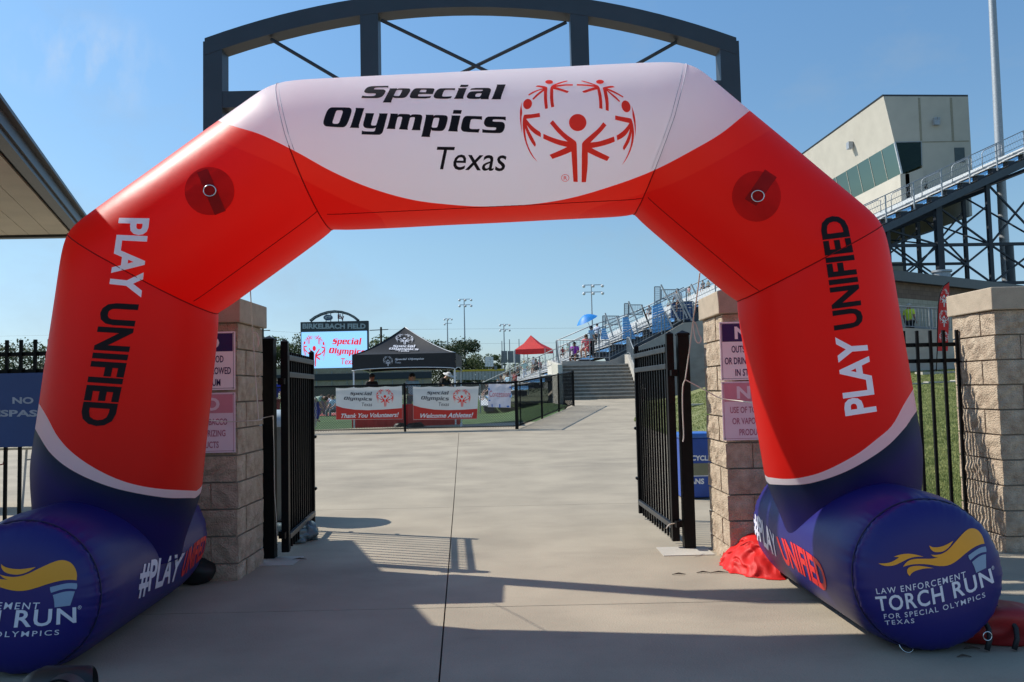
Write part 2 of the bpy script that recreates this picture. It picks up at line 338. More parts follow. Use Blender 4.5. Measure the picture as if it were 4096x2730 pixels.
def norm(polys):
    xs = [p[0] for o, _ in polys for p in o]; ys = [p[1] for o, _ in polys for p in o]; x0, x1, y0, y1 = min(xs), max(xs), min(ys), max(ys)
    f = lambda l: [((x - x0) / (x1 - x0), (y - y0) / (y1 - y0)) for x, y in l]
    return [(f(o), [f(h) for h in hs]) for o, hs in polys]
nSP, nOL, nLG = tri_polys(norm(SPECIAL)), tri_polys(norm(OLYMPICS)), tri_polys(norm(LOGO))
def mapped(VT, f): return [f(u, v) for u, v in VT[0]], VT[1]
def plane_print(name, parts, m, parent, P0, ux, uz, off=0.004):
    """print on a flat panel: parts = [(V,T)] in metres (u right, v down) from corner P0"""
    V, T = joinVT(parts); n = Vector(ux).cross(Vector(uz)).normalized(); 
    vs = [Vector(P0) + Vector(ux) * u - Vector(uz) * v + n * off for u, v in V]
    me = bpy.data.meshes.new(name); me.from_pydata([tuple(v) for v in vs], [], T); me.materials.append(m)
    ob = bpy.data.objects.new(name, me); COL.objects.link(ob); ob.parent = parent; return ob
def T2(body, x0, y0, x1, y1, bold=0.02, shear=0, space=1.0):
    V, T, _ = text2d(body, bold, shear, space); f = rect(x0, y0, x1, y1); return [f(u, v) for u, v in V], T

# ------------------------------------------------------------------ materials
M_conc = mat('concrete_paving', (0.345, 0.293, 0.218), 0.85, var=.16, scale=1.1, bump=.25, bscale=90, detail=12)
M_joint = mat('joint_dirt', (0.05, 0.045, 0.04), .95)
M_concw = mat('cast_concrete', (0.42, 0.39, 0.34), .85, var=.12, scale=2.5, bump=.2, bscale=40, detail=9)
M_concd = mat('worn_step_concrete', (0.24, 0.21, 0.17), .9, var=.2, scale=5, bump=.3, bscale=40, detail=9)
M_block = mat('split_face_block', (0.39, 0.29, 0.205), .95, col2=(0.60, 0.485, 0.355), scale=15, bump=1.0, bscale=75, detail=10)
M_mortar = mat('mortar', (0.30, 0.26, 0.22), .95, bump=.3)
M_cap = mat('cap_stone', (0.42, 0.34, 0.25), .85, var=.1, scale=9, bump=.25, bscale=120)
M_black = mat('black_powder_coat', (0.005, 0.005, 0.006), .42, var=.2, scale=20, spec=.12)
M_truss = mat('slate_painted_steel', (0.030, 0.040, 0.052), .45, var=.1, scale=4, bump=.04, bscale=20)
M_fascia = mat('bronze_fascia', (0.028, 0.030, 0.034), .4)
M_soffit = mat('cream_soffit', (0.52, 0.46, 0.36), .7, var=.08, scale=3)
M_galv = mat('galvanised_steel', (0.36, 0.38, 0.40), .55, metal=.45, var=.15, scale=14)
M_alu = mat('aluminium_plank', (0.52, 0.53, 0.53), .6, metal=.2, var=.1, scale=5)
M_rail = mat('grey_rail', (0.28, 0.30, 0.31), .45, metal=.4)
M_blue = mat('light_blue_riser', (0.14, 0.42, 0.80), .5)
M_dkblue = mat('dark_blue_riser', (0.02, 0.07, 0.2), .5)
M_frame = mat('navy_steel', (0.018, 0.024, 0.034), .5)
M_stucco = mat('beige_stucco', (0.49, 0.45, 0.375), .9, var=.05, scale=1.0, bump=.1, bscale=30)
M_turf = mat('artificial_turf', (0.026, 0.062, 0.010), .9, col2=(0.055, 0.11, 0.02), scale=.8, bump=.6, bscale=60)
M_lawn = mat('lawn_soil', (0.12, 0.145, 0.045), .95, col2=(0.22, 0.22, 0.09), scale=1.2, bump=.8, bscale=50, detail=10)
M_white = mat('white_paint', (0.78, 0.78, 0.78), .5, var=.03)
M_red = mat('red_fabric', (0.62, 0.012, 0.012), .55, var=.12)
M_blackfab = mat('black_canopy_fabric', (0.012, 0.012, 0.014), .6, var=.2, bump=.1, bscale=8)
M_rope = mat('white_rope', (0.62, 0.58, 0.5), .8)
M_steel = mat('steel_ring', (0.7, 0.7, 0.7), .22, metal=1)
M_skin = mat('skin', (0.5, 0.27, 0.18), .55, var=.05)
M_glassp = bpy.data.materials.new('green_tinted_glass'); M_glassp.use_nodes = True; _n = M_glassp.node_tree; _n.nodes.clear()
_o = _n.nodes.new('ShaderNodeOutputMaterial'); _m = _n.nodes.new('ShaderNodeMixShader'); _t = _n.nodes.new('ShaderNodeBsdfTransparent'); _g = _n.nodes.new('ShaderNodeBsdfGlossy'); _f = _n.nodes.new('ShaderNodeFresnel')
_t.inputs[0].default_value = (.38, .46, .42, 1); _g.inputs['Roughness'].default_value = .02; _g.inputs[0].default_value = (.20, .26, .23, 1); _f.inputs[0].default_value = 1.7
_n.links.new(_f.outputs[0], _m.inputs[0]); _n.links.new(_t.outputs[0], _m.inputs[1]); _n.links.new(_g.outputs[0], _m.inputs[2]); _n.links.new(_m.outputs[0], _o.inputs[0])
def weather(m, amt=.35, dark=(.10, .085, .07), speck=True):
    n = m.node_tree; L = n.links.new; p = next(x for x in n.nodes if x.type == 'BSDF_PRINCIPLED'); src = p.inputs['Base Color'].links[0].from_socket
    tc = n.nodes.new('ShaderNodeTexCoord'); last = src
    for sc, lo, hi, a, c in ((.55, .52, .70, amt, dark), (3.3, .60, .74, amt * .6, dark), (2.1, .62, .74, amt * .5, (.50, .44, .36)), (60, .63, .72, .30 if speck else 0, (.12, .10, .08)), (170, .64, .74, .6 if speck else 0, (.06, .055, .05)), (330, .66, .72, .35 if speck else 0, (.6, .55, .48))):
        mp = n.nodes.new('ShaderNodeMapping'); mp.inputs['Scale'].default_value = (.45, 1, 1) if sc < 5 else (1, 1, 1); L(tc.outputs['Object'], mp.inputs[0])
        z = n.nodes.new('ShaderNodeTexNoise'); z.inputs['Scale'].default_value = sc; z.inputs['Detail'].default_value = 12 if sc < 10 else 2; z.inputs['Roughness'].default_value = .68; L(mp.outputs[0], z.inputs['Vector'])
        r = n.nodes.new('ShaderNodeMapRange'); L(z.outputs[0], r.inputs[0]); r.inputs[1].default_value = lo; r.inputs[2].default_value = hi; r.inputs[4].default_value = a
        x = n.nodes.new('ShaderNodeMix'); x.data_type = 'RGBA'; L(r.outputs[0], x.inputs[0]); L(last, x.inputs[6]); x.inputs[7].default_value = (*c, 1); last = x.outputs[2]
    L(last, p.inputs['Base Color'])
weather(M_conc, .34); weather(M_block, .22, (.18, .115, .075)); weather(M_cap, .25); weather(M_concw, .25, speck=False); weather(M_concd, .3, speck=False); weather(M_stucco, .10, (.3, .26, .2), speck=False)
# ------------------------------------------------------------------ ground, paving, lawn, turf
def pz(y):      # profile of the walk
    ys = [(-30, 0), (10, 0), (23.5, .19), (37, .85), (400, .85)]
    for (a, za), (b, zb) in zip(ys, ys[1:]):
        if y <= b: return za + (zb - za) * (y - a) / (b - a)
    return .85
g = MB(); g.add([(-3000, -500, -.35), (3000, -500, -.35), (3000, 4000, -.35), (-3000, 4000, -.35)], [(0, 1, 2, 3)])
tag(g.build('ground', mat('far_dry_ground', (0.10, 0.11, 0.05), .95, scale=.05)), kind='structure')
pav = thing('pavement', None, None); tag(pav, kind='structure')
XJ = lambda y, k: -.38 - .0603 * (y - 3.95) + k            # joint lines run slightly left of the view axis
xk = [-13.2, -8.8, -4.4, 0.0, 4.6, 9.2, 13.8]; yk = [-3.6, .9, 5.42, 10.0, 14.5, 19.0, 23.5]
sub = MB()
def slab(x0, x1, y0, y1, gap=.0045, zf=pz, xf=XJ, gl=None):
    gl = gap if gl is None else gl
    a = [(xf(y0, x0) + gl, y0 + gap), (xf(y0, x1) - gap, y0 + gap), (xf(y1, x1) - gap, y1 - gap), (xf(y1, x0) + gl, y1 - gap)]
    c = [Vector((x, y, zf(y))) for x, y in a]; m = MB().prism([p - Vector((0, 0, .09)) for p in c], (0, 0, .09))
    m.build('slab', M_conc, pav)
for i in range(len(xk) - 1):
    for j in range(len(yk) - 1):
        if i >= 4 and j >= 3: continue
        slab(xk[i], xk[i + 1], yk[j], 7.4 if (i >= 4 and j == 2) else yk[j + 1], gl=.0045 if i == 3 else .0035)
# strip to the right of the last joint up to the lawn edge
def xe(y): return 4.12 if y < 10 else 4.12 + (y - 10) * (3.75 - 4.12) / 16.0 if y < 26 else 3.75 + (y - 26) * (5.9 - 3.75) / 11.0
for y0, y1 in ((7.4, 10.0), (10.0, 14.5), (14.5, 19.0), (19.0, 23.5)):
    c = [Vector((XJ(y0, 4.6) + .004, y0 + .004, pz(y0))), Vector((xe(y0), y0 + .004, pz(y0))), Vector((xe(y1), y1 - .004, pz(y1))), Vector((XJ(y1, 4.6) + .004, y1 - .004, pz(y1)))]
    MB().prism([p - Vector((0, 0, .09)) for p in c], (0, 0, .09)).build('slab', M_conc, pav)
FL = [Vector((.18, 24.2, 0)), Vector((2.55, 33.3, 0))]          # fence corner and fence end beside the ramp walk
def fx(y): return .1 + (y - 24.2) * (2.35 / 9.1) if y > 24.2 else -13
ry = [23.5, 24.2, 26.5, 29, 31.5, 34.2, 37]
for a, b in zip(ry, ry[1:]):
    xl0 = max(fx(a), XJ(a, -13)) if a > 24 else -15; xl1 = fx(b) if b > 24 else -15
    if b <= 24.21: xl0 = xl1 = -15
    if b > 33: xl1 = 2.3
    if a > 33: xl0 = 2.3
    c = [Vector((xl0, a + .004, pz(a))), Vector((xe(a) if a >= 24 else xe(a), a + .004, pz(a))), Vector((xe(b), b - .004, pz(b))), Vector((xl1, b - .004, pz(b)))]
    MB().prism([p - Vector((0, 0, .09)) for p in c], (0, 0, .09)).build('slab', M_conc, pav)
sb = MB(); gy = [-6, 0, 10, 23.5]
for a, b in zip(gy, gy[1:]):
    sb.add([(-16, a, pz(a) - .03), (14, a, pz(a) - .03), (14, b, pz(b) - .03), (-16, b, pz(b) - .03)], [(0, 1, 2, 3)])
sb.add([(.6, 23.5, pz(23.5) - .03), (6, 23.5, pz(23.5) - .03), (6, 37.2, pz(37) - .03), (2.6, 37.2, pz(37) - .03), (2.6, 34, pz(34) - .03)], [(0, 1, 2, 3, 4)])
sb.build('joint_filler', M_joint, pav)
# turf field
tf = MB(); pts = [(-90, 24.3), (.1, 24.3), (2.4, 33.3), (1.6, 37.2), (-1.6, 46), (-9, 120), (-90, 120)]
def tz(x, y): return max(.16, min(pz(y) - .02, .16 + max(0, (x - (fx(min(y, 33.3)) - 3)) / 3) * (pz(min(y, 37)) - .18)))
N1, N2 = 40, 14
vs = []; 
for j in range(N2 + 1):
    y = 24.28 + (120 - 24.28) * (j / N2) ** 2.2
    xr = fx(y) if y < 33.3 else 2.35 - (y - 33.3) * .09
    for i in range(N1 + 1):
        x = -90 + (xr + 90) * (1 - (1 - i / N1) ** 2.5); vs.append((x, y, tz(x, y)))
tf.add(vs, [(j * (N1 + 1) + i, j * (N1 + 1) + i + 1, (j + 1) * (N1 + 1) + i + 1, (j + 1) * (N1 + 1) + i) for j in range(N2) for i in range(N1)])
tag(tf.build('turf_field', M_turf, smooth='all'), kind='structure')
# running track strips beyond
tr = MB(); tr.add([(-60, 44, .2), (-2, 44, .2), (-3, 50, .2), (-60, 50, .2)], [(0, 1, 2, 3)])
tag(tr.build('running_track', mat('brick_red_track', (0.28, 0.035, 0.02), .9, scale=2)), kind='structure')
tl = MB()
for k in range(5): tl.add([(-60, 44.4 + k * 1.22, .206), (-2.2, 44.4 + k * 1.22, .206), (-2.2, 44.46 + k * 1.22, .206), (-60, 44.46 + k * 1.22, .206)], [(0, 1, 2, 3)])
tl.add([(-70, 51, .166), (-4, 51, .166), (-4, 51.6, .166), (-70, 51.6, .166)], [(0, 1, 2, 3)])
tag(tl.build('track_lines', M_white), kind='structure')
# lawn
def hill(x, y): return .02 + (max(0, y - 8) / 26) * 1.36 + max(0, x - 7) * .045 * max(0, y - 8) / 26
def lz(x, y):
    t = min(1, max(0, (x - xe(y)) / 4)); t = t * t * (3 - 2 * t); return (pz(y) + .008) * (1 - t) + max(hill(x, y), pz(y) + .01) * t
lw = MB(); NX, NY = 40, 40; vs = []
for j in range(NY + 1):
    y = 7.42 + (35.2 - 7.42) * j / NY
    for i in range(NX + 1): x = xe(y) + (34 - xe(y)) * (i / NX) ** 1.5; vs.append((x, y, lz(x, y)))
lw.add(vs, [(j * (NX + 1) + i, j * (NX + 1) + i + 1, (j + 1) * (NX + 1) + i + 1, (j + 1) * (NX + 1) + i) for j in range(NY) for i in range(NX)])
tag(lw.build('lawn', M_lawn, smooth='all'), kind='structure')
# grass blades over the visible lawn (nobody could count them)
def blades(name, n, fpos, h, m):
    rng = np.random.default_rng(3); vs = []; fs = []
    for k in range(n):
        x, y, z = fpos(rng); a = rng.uniform(0, 6.28); w = .006 + .0006 * y; hh = h * rng.uniform(.5, 1.3); dx, dy = math.cos(a) * w, math.sin(a) * w; tx, ty = rng.normal(0, h * .35, 2)
        o = len(vs); vs += [(x - dx, y - dy, z - .01), (x + dx, y + dy, z - .01), (x + tx, y + ty, z + hh)]; fs.append((o, o + 1, o + 2))
    me = bpy.data.meshes.new(name); me.from_pydata(vs, [], fs); me.materials.append(m)
    ob = bpy.data.objects.new(name, me); COL.objects.link(ob); return ob
def lp(rng):
    y = 7.5 + 26 * rng.uniform() ** 1.7; x = rng.uniform(max(xe(y), .46 * y), max(4.6, .66 * y + .3)) if rng.uniform() < .82 else rng.uniform(xe(y), xe(y) + 3); return x, y, lz(x, y)
M_blade = mat('grass_blade', (0.16, 0.20, 0.055), .8, col2=(0.34, 0.35, 0.13), scale=3, transl=.3, detail=6)
tag(blades('grass', 150000, lp, .035, M_blade), 'short mown green grass on the bank behind the right fence', 'grass', kind='stuff')
# concrete mow strip across the lawn
cs = MB(); prev = None
for k in range(30):
    x = 5.6 + k * .9; y = 27.3 + .02 * k; z = lz(x, y) + .03
    cs.box((x + .45, y, (z + lz(x + .9, y) + .03) / 2), (.905, .35, .05))
tag(cs.build('mow_strip', M_concw), kind='structure')

# ------------------------------------------------------------------ pillars of split-face block
def block_mesh(L, Wd, H, seed, amp=.011):
    random.seed(seed); bm = bmesh.new(); nx, ny, nz = 6, 3, 4; vid = {}
    def gv(i, j, k):
        if (i, j, k) in vid: return vid[(i, j, k)]
        x, y, z = (i / nx - .5) * L, (j / ny - .5) * Wd, (k / nz - .5) * H
        ix = 0 < i < nx; iz = 0 < k < nz; iy = 0 < j < ny
        if j == 0: y += random.uniform(-.6, 1) * -amp * (1 if (ix and iz) else .25)
        if i in (0, nx): x += (random.uniform(-.6, 1) * amp * (1 if (iy and iz) else .25)) * (1 if i else -1)
        vid[(i, j, k)] = bm.verts.new((x, y, z)); return vid[(i, j, k)]
    for i in range(nx):
        for k in range(nz):
            bm.faces.new((gv(i, 0, k), gv(i + 1, 0, k), gv(i + 1, 0, k + 1), gv(i, 0, k + 1))); bm.faces.new((gv(i, ny, k), gv(i, ny, k + 1), gv(i + 1, ny, k + 1), gv(i + 1, ny, k)))
    for j in range(ny):
        for k in range(nz):
            bm.faces.new((gv(0, j, k), gv(0, j, k + 1), gv(0, j + 1, k + 1), gv(0, j + 1, k))); bm.faces.new((gv(nx, j, k), gv(nx, j + 1, k), gv(nx, j + 1, k + 1), gv(nx, j, k + 1)))
    for i in range(nx):
        for j in range(ny):
            bm.faces.new((gv(i, j, 0), gv(i, j + 1, 0), gv(i + 1, j + 1, 0), gv(i + 1, j, 0))); bm.faces.new((gv(i, j, nz), gv(i + 1, j, nz), gv(i + 1, j + 1, nz), gv(i, j + 1, nz)))
    me = bpy.data.meshes.new('block'); bm.to_mesh(me); bm.free(); me.materials.append(M_block)
    return me
PW = .64; BH = .203; bl = []
BM_ = [block_mesh(PW - .205 - .012, .205, BH - .013, s, .014) for s in range(6)]
def pillar(x0, y0, label, n=10, capw=.70, ztop=2.14):
    t = thing('block_pillar', label, 'pillar', (x0 + PW / 2, y0 + PW / 2, 0), 0, 'split-face block pillars')
    MB().box((0, 0, (n * BH - .02) / 2 - .02), (PW - .05, PW - .05, n * BH)).build('mortar_core', M_mortar, t)
    h = PW / 2; q = .205 / 2; c = .205 / 2
    for k in range(n):
        s = 1 if k % 2 else -1; z = ztop - .185 - (k + .5) * BH
        for r in range(4):
            a = r * math.pi / 2; ox = s * c; off = Matrix.Rotation(a, 3, 'Z') @ Vector((ox, -h + q, 0))
            o = bpy.data.objects.new('block', random.choice(BM_)); COL.objects.link(o); o.parent = t; o.location = (off.x, off.y, z); o.rotation_euler = (0, 0, a)
    for s in (-1, 1):
        MB().box((s * (capw / 4), 0, ztop - .0925), (capw / 2 - .004, capw, .185)).build('cap_stone', M_cap, t, bevel=.008)
    return t
P_left = pillar(-2.745, 6.33, 'tan block pillar left of the gate, behind the left leg of the arch')
P_right = pillar(1.66, 6.52, 'tan block pillar right of the gate opening with its left side in sun')
P_far = pillar(3.93, 6.72, 'tan block pillar at the far right edge, striped by fence shadows')
P_fl = pillar(-5.6, 6.72, 'tan block pillar beyond the left fence panel') if False else None

# ------------------------------------------------------------------ black entrance truss
tt = thing('entrance_truss', 'dark slate steel arched truss rising above the pillars behind the arch', 'truss')
YT = 7.0
def yT(px, py): return atY(px, py, YT)
def par(x): return -22.4 + 2.94e-4 * (x - 1083) ** 2
T1 = MB(); xs = [470 + (1692 - 470) * k / 28 for k in range(29)]; D = .17
for a, b in zip(xs, xs[1:]):
    A0, B0 = yT(a, par(a)), yT(b, par(b)); t = Vector((0, 0, .15)); d = Vector((0, D, 0))
    T1.add([A0, B0, B0 - t, A0 - t, A0 + d, B0 + d, B0 - t + d, A0 - t + d], [(0, 1, 2, 3)[::-1], (4, 5, 6, 7), (0, 4, 5, 1), (3, 2, 6, 7), (0, 3, 7, 4), (1, 5, 6, 2)])
T1.build('arched_chord', M_truss, tt)
def leg(px, py0, zb, name='post', w=.165):
    p = yT(px, py0); MB().box2((p.x - w / 2, YT + .003, zb), (p.x + w / 2, YT + D - .003, p.z - .02)).build(name, M_truss, tt); return p
pl = leg(488, par(488) + 8, 2.14); pr = leg(1676, par(1676) + 8, 2.14)
leg(847, par(847) + 8, yT(847, 240).z, w=.155); leg(1330, par(1330) + 8, yT(1330, 240).z, w=.155)
zc = (yT(560, 209).z + yT(560, 246).z) / 2
MB().box2((pl.x + .083, YT + .006, zc - .072), (pr.x - .083, YT + D - .006, zc + .072)).build('cross_beam', M_truss, tt)
for (a, b) in [((618, 84), (832, 210)), ((874, 40), (1308, 250)), ((1303, 40), (868, 250)), ((1560, 86), (1345, 206))]:
    yo = .06 if a[0] in (874, 618) else .10
    p, q = yT(*a), yT(*b); p.y += yo; q.y += yo; MB().tube([p, q], .016, 8).build('brace_rod', M_truss, tt)

# ------------------------------------------------------------------ roof overhang at left
rf = thing('pavilion_roof', 'overhanging roof corner with dark metal fascia and cream soffit at upper left', 'roof')
zs = 3.2
c0 = onZ(186, 541, zs)                                     # outer soffit corner
dn = Vector((-.33, .944, 0)).normalized(); dl = Vector((-1, -.02, 0)).normalized()
n0 = onZ(0, 300, zs)
e1 = -(n0 - c0); e1 = Vector((e1.x, e1.y, 0)).normalized(); e1 = (c0 - onZ(-40, 246, zs)); e1.z = 0; e1.normalize()
near = onZ(8, 328, zs); e1 = (c0 - near).normalized(); near = near - e1 * 2.2; LE = (c0 - near).length; outn = Vector((e1.y, -e1.x, 0)); farl = c0 + dl * 7; nl = near + dl * 7  # near end of the eave lengthened out of view to shade the paving
outn = Vector((e1.y, -e1.x, 0))
if outn.x < 0: outn = -outn
# soffit boards: parallel to the side eave
bw = .22
for k in range(28):
    a = c0 + dl * (.10 + bw * k * 1.04); b = a - e1 * (LE - .1)
    a = a - e1 * .08
    wv = dl * (bw - .006) * 1.04
    MB().prism([a, a + wv, b + wv, b], (0, 0, .02)).build('soffit_board', M_soffit, rf)
MB().prism([p + Vector((0, 0, .03)) for p in (c0, farl, nl, near)], (0, 0, .02)).build('roof_deck', M_fascia, rf)
fa = MB(); fa.beam(c0 + Vector((0, 0, .0)) + outn * .0, near + Vector((0, 0, .0)), .09, .04)
fa.beam(c0 + outn * .05 + Vector((0, 0, .07)) + e1 * .03, near + outn * .05 + Vector((0, 0, .07)), .03, .10)
fa.beam(c0 + outn * .075 + Vector((0, 0, .135)) + e1 * .08, near + outn * .075 + Vector((0, 0, .135)), .07, .028)
fa.build('side_fascia', M_fascia, rf)
fb = MB(); fb.beam(c0 + outn * .06 + Vector((0, 0, .0)) + e1 * .0 - dl * 0 - e1 * .03, farl - e1 * .03, .09, .05)
fb.beam(c0 + outn * .06 + e1 * .04 + Vector((0, 0, .07)), farl + e1 * .04 + Vector((0, 0, .07)), .03, .10)
fb.build('rear_fascia', M_fascia, rf)
up = Vector((0, 0, .125)); rd = Vector((0, 0, .95))
MB().prism([c0 + outn * .06 + up, near + outn * .06 + up, near + dl * 3.5 + e1 * .9 + rd, c0 - e1 * 1.5 + dl * 3.5 + rd], (0, 0, .03)).build('roof_sheet', M_fascia, rf)
MB().prism([c0 + up, c0 - e1 * 1.5 + dl * 3.5 + rd, farl - e1 * 1.5 + rd, farl + up], (0, 0, .03)).build('roof_sheet', M_fascia, rf)
nf = MB(); nf.beam(near + Vector((0, 0, .0)), nl + Vector((0, 0, .0)), .09, .05).beam(near + Vector((0, 0, .07)) - e1 * .03, nl + Vector((0, 0, .07)) - e1 * .03, .03, .10); nf.build('near_fascia', M_fascia, rf)
MB().box((nl.x + 1.5, nl.y + 1.5, 1.8), (.4, .4, 3.6)).build('roof_post', M_truss, rf)

# ------------------------------------------------------------------ fences and gates
def picket_fence(name, label, x0, x1, Y, tops, r1, r2, xs_, zt, post=None, zlow=.08):
    t = thing(name, label, 'fence', ((x0 + x1) / 2, Y, 0)); ox = (x0 + x1) / 2
    for z in (r1, r2, .16):
        MB().box((0, 0, z), (x1 - x0, .038, .034)).build('rail', M_black, t)
    me = None
    for x in xs_:
        if me is None:
            o = MB().box((0, 0, (zt + zlow) / 2), (.024, .024, zt - zlow)).build('picket', M_black, t, bevel=.002); me = o
            o.location = (x - ox, -.032, 0)
        else: inst(me, t, (x - ox, -.032, 0))
    return t
YL = 6.95
zL = lambda py, px=50: atY(px, py, YL).z
x0 = atY(21, 830, YL).x
lf = picket_fence('picket_fence', 'black metal picket fence at the left edge, carrying the blue sign', x0 - .119 * 14, -2.76, YL, None, zL(814.5), zL(854), [x0 + .119 * k for k in range(-13, 14)], zL(782))
YR = 7.3
xr = atY(2104.5, 810, YR).x
rfn = picket_fence('picket_fence', 'black metal picket fence on the right between arch foot and far pillar', 2.32, atY(2247, 800, YR).x, YR, None, atY(2150, 792.5, YR).z, atY(2150, 829.5, YR).z, [xr + .1165 * k for k in range(-12, 4 + 1)], atY(2150, 760, YR).z)
def post_obj(x, y, z, w, label, parent=None, name='gate_post'):
    m = MB().box((0, 0, z / 2), (w, w, z)); m.box((0, 0, z + .008), (w + .012, w + .012, .02))
    o = w / 2 + .004; m.add([(-o, -o, z + .018), (o, -o, z + .018), (o, o, z + .018), (-o, o, z + .018), (0, 0, z + .045)], [(0, 1, 4), (1, 2, 4), (2, 3, 4), (3, 0, 4)])
    ob = m.build(name, M_black, parent, bevel=.002); ob.location = (x, y, 0)
    if label: tag(ob, label, 'post', 'black gate posts')
    return ob
pR = atY(2247, 760, YR - .02)
post_obj(pR.x + .03, YR - .04, pR.z, .105, 'black square post ending the right fence beside the far pillar')
gL = onZ(617, 1286); gR = onZ(1587, 1262)
zpost = 1.86
post_obj(gL.x, gL.y + .05, atY(612, 783, gL.y).z, .098, 'black square gate post against the left pillar')
post_obj(gR.x, gR.y + .05, atY(1582, 770, gR.y).z, .098, 'black square gate post against the right pillar')
for g_, s in ((gL, -1), (gR, 1)):
    MB().box((g_.x - s * .07, g_.y - .1, .003), (.42, .36, .006)).build('patch', M_concw, pav)
M_railb = mat('skylit_black_rail', (0.020, 0.022, 0.026), .38, var=.4, scale=9, spec=.55)  # black rails coloured lighter to stand in for the sky's sheen on them
def gate(name, label, hinge, end, z_top, z1, z2, z3, zb, npk, side):
    side = -side
    a = Vector((hinge.x, hinge.y, 0)); b = Vector((end.x, end.y, 0)); t = thing(name, label, 'gate', a, math.atan2((b - a).y, (b - a).x), 'open gate leaves')
    L = (b - a).length; w = .062
    def st(x, zt, w):
        m = MB().box((x, 0, (zt + zb) / 2), (w, w, zt - zb)); o = w / 2 + .003; m.add([(x - o, -o, zt), (x + o, -o, zt), (x + o, o, zt), (x - o, o, zt), (x, 0, zt + .025)], [(0, 1, 4), (1, 2, 4), (2, 3, 4), (3, 0, 4), (3, 2, 1, 0)]); m.build('stile', M_black, t, bevel=.002)
    st(0, z_top, w); st(L, z_top - .03, w * .75)
    for z in (z1, z2, z3): MB().box((L / 2, side * .020, z), (L - w, .03, .045)).build('rail', M_railb, t, bevel=.003)
    first = None
    for k in range(npk):
        x = w * .5 + (L - w * .9) * (k + .7) / (npk + .2)
        if first is None:
            first = MB().box((0, 0, (z_top + zb) / 2 - .045), (.019, .019, z_top - zb - .06)).build('picket', M_black, t, bevel=.002); first.location = (x, -side * .012, 0)
        else: inst(first, t, (x, -side * .012, 0))
    for z in (z2 - .06, z3 + .03):
        MB().box((-.055, 0, z), (.12, .03, .05)).box((-.02, -side * .03, z), (.10, .035, .06)).build('hinge', M_black, t)
    for z in (.42, 1.02 if False else .95):
        MB().tube([(L + .02, side * .02, z), (L + .075, side * .02, z)], .017, 10).build('latch_eye', M_black, t, smooth=True)
    return t
hL = onZ(657, 1271, .05); eL = onZ(719, 1209, .05)
gtop = atY(650, 786, hL.y).z
fz = lambda px, py, Y: atY(px, py, Y).z
gate('gate_leaf', 'open black picket gate leaf on the left of the opening', hL, eL, gtop, fz(651, 822, hL.y), fz(651, 861, hL.y), fz(651, 1235, hL.y), .06, 12, 1)
hR = onZ(1553, 1246, .05); eR = onZ(1473, 1182, .05)
gate('gate_leaf', 'open black picket gate leaf on the right of the opening', hR, eR, fz(1547, 768, hR.y), fz(1540, 803, hR.y), fz(1540, 842, hR.y), fz(1540, 1210, hR.y), .06, 13, -1)
# chain on the left gate end
ch = MB()
for k in range(9):
    z = 1.35 - k * .035; r = .018
    pts = [(eL.x + .045 + (r * .5 * math.cos(a) if k % 2 else .0), eL.y - .03 + (0 if k % 2 else r * .5 * math.cos(a)), z + r * math.sin(a)) for a in [2 * math.pi * i / 8 for i in range(9)]]
    ch.tube(pts, .004, 5, close=False)
tag(ch.build('lock_chain', M_galv), 'short steel chain hanging on the free end of the left gate', 'chain')

# ------------------------------------------------------------------ the inflatable arch
arch = thing('inflatable_arch', 'large inflated red, white and blue entrance arch with lettering', 'inflatable arch')
YA = 5.25; RT = .478
def cA(px, py): p = atY(px, py, YA); return Vector((p.x, YA, p.z))
cl = [cA(252, 1240), cA(333, 628), cA(701, 362), cA(1518, 322), cA(1857, 606), cA(1962, 1240)]
cl[0].z = .43; cl[-1].z = .43
NS, NR = 44, 96; V = []; Fc = []; sharp = set(); rings = []
nrm_pl = []
for i, p in enumerate(cl):
    if i == 0: n = (cl[1] - cl[0]).normalized()
    elif i == len(cl) - 1: n = (cl[-1] - cl[-2]).normalized()
    else: n = ((cl[i] - cl[i - 1]).normalized() + (cl[i + 1] - cl[i]).normalized()).normalized()
    nrm_pl.append(n)
yax = Vector((0, 1, 0)); seams = []
for s in range(5):
    a, b = cl[s], cl[s + 1]; ax = (b - a).normalized(); px_ = ax.cross(yax).normalized()
    for j in range(NS + 1):
        if s > 0 and j == 0: continue
        t = j / NS; ring = []
        for k in range(NR):
            th = 2 * math.pi * k / NR; 
            rr = RT
            smt = lambda q: (lambda w: w * w * (3 - 2 * w))(min(1, max(0, q)))
            if s == 0: rr = RT * (1 + .055 * (1 - t)) * (.845 + .155 * smt(t / .30))
            if s == 4: rr = RT * (1 - .012 * t) * (.83 + .17 * smt((1 - t) / .30))
            o = (px_ * math.cos(th) + yax * math.sin(th)) * rr
            # intersection of the generator with both mitre planes
            ta = -(o.dot(nrm_pl[s])) / ax.dot(nrm_pl[s]); tb = (b - a).length - (o.dot(nrm_pl[s + 1])) / ax.dot(nrm_pl[s + 1])
            l = ta + (tb - ta) * t
            dseam = min((l - ta) if s > 0 else 9, (tb - l) if s < 4 else 9)
            pin = 1 - .022 * math.exp(-dseam / .05)
            if s in (1, 2, 3): pin += .018 * math.sin(math.pi * t) * 0
            # soft puckers beside the seams
            pin += .0026 * math.sin(th * 23 + s * 2.1 + 2.2 * math.sin(th * 3)) * math.exp(-dseam / .09) + .0012 * math.sin(l * 9 + 3 * math.sin(th * 2 + s))
            ring.append(a + ax * l + o * pin)
        rings.append((ring, s, j))
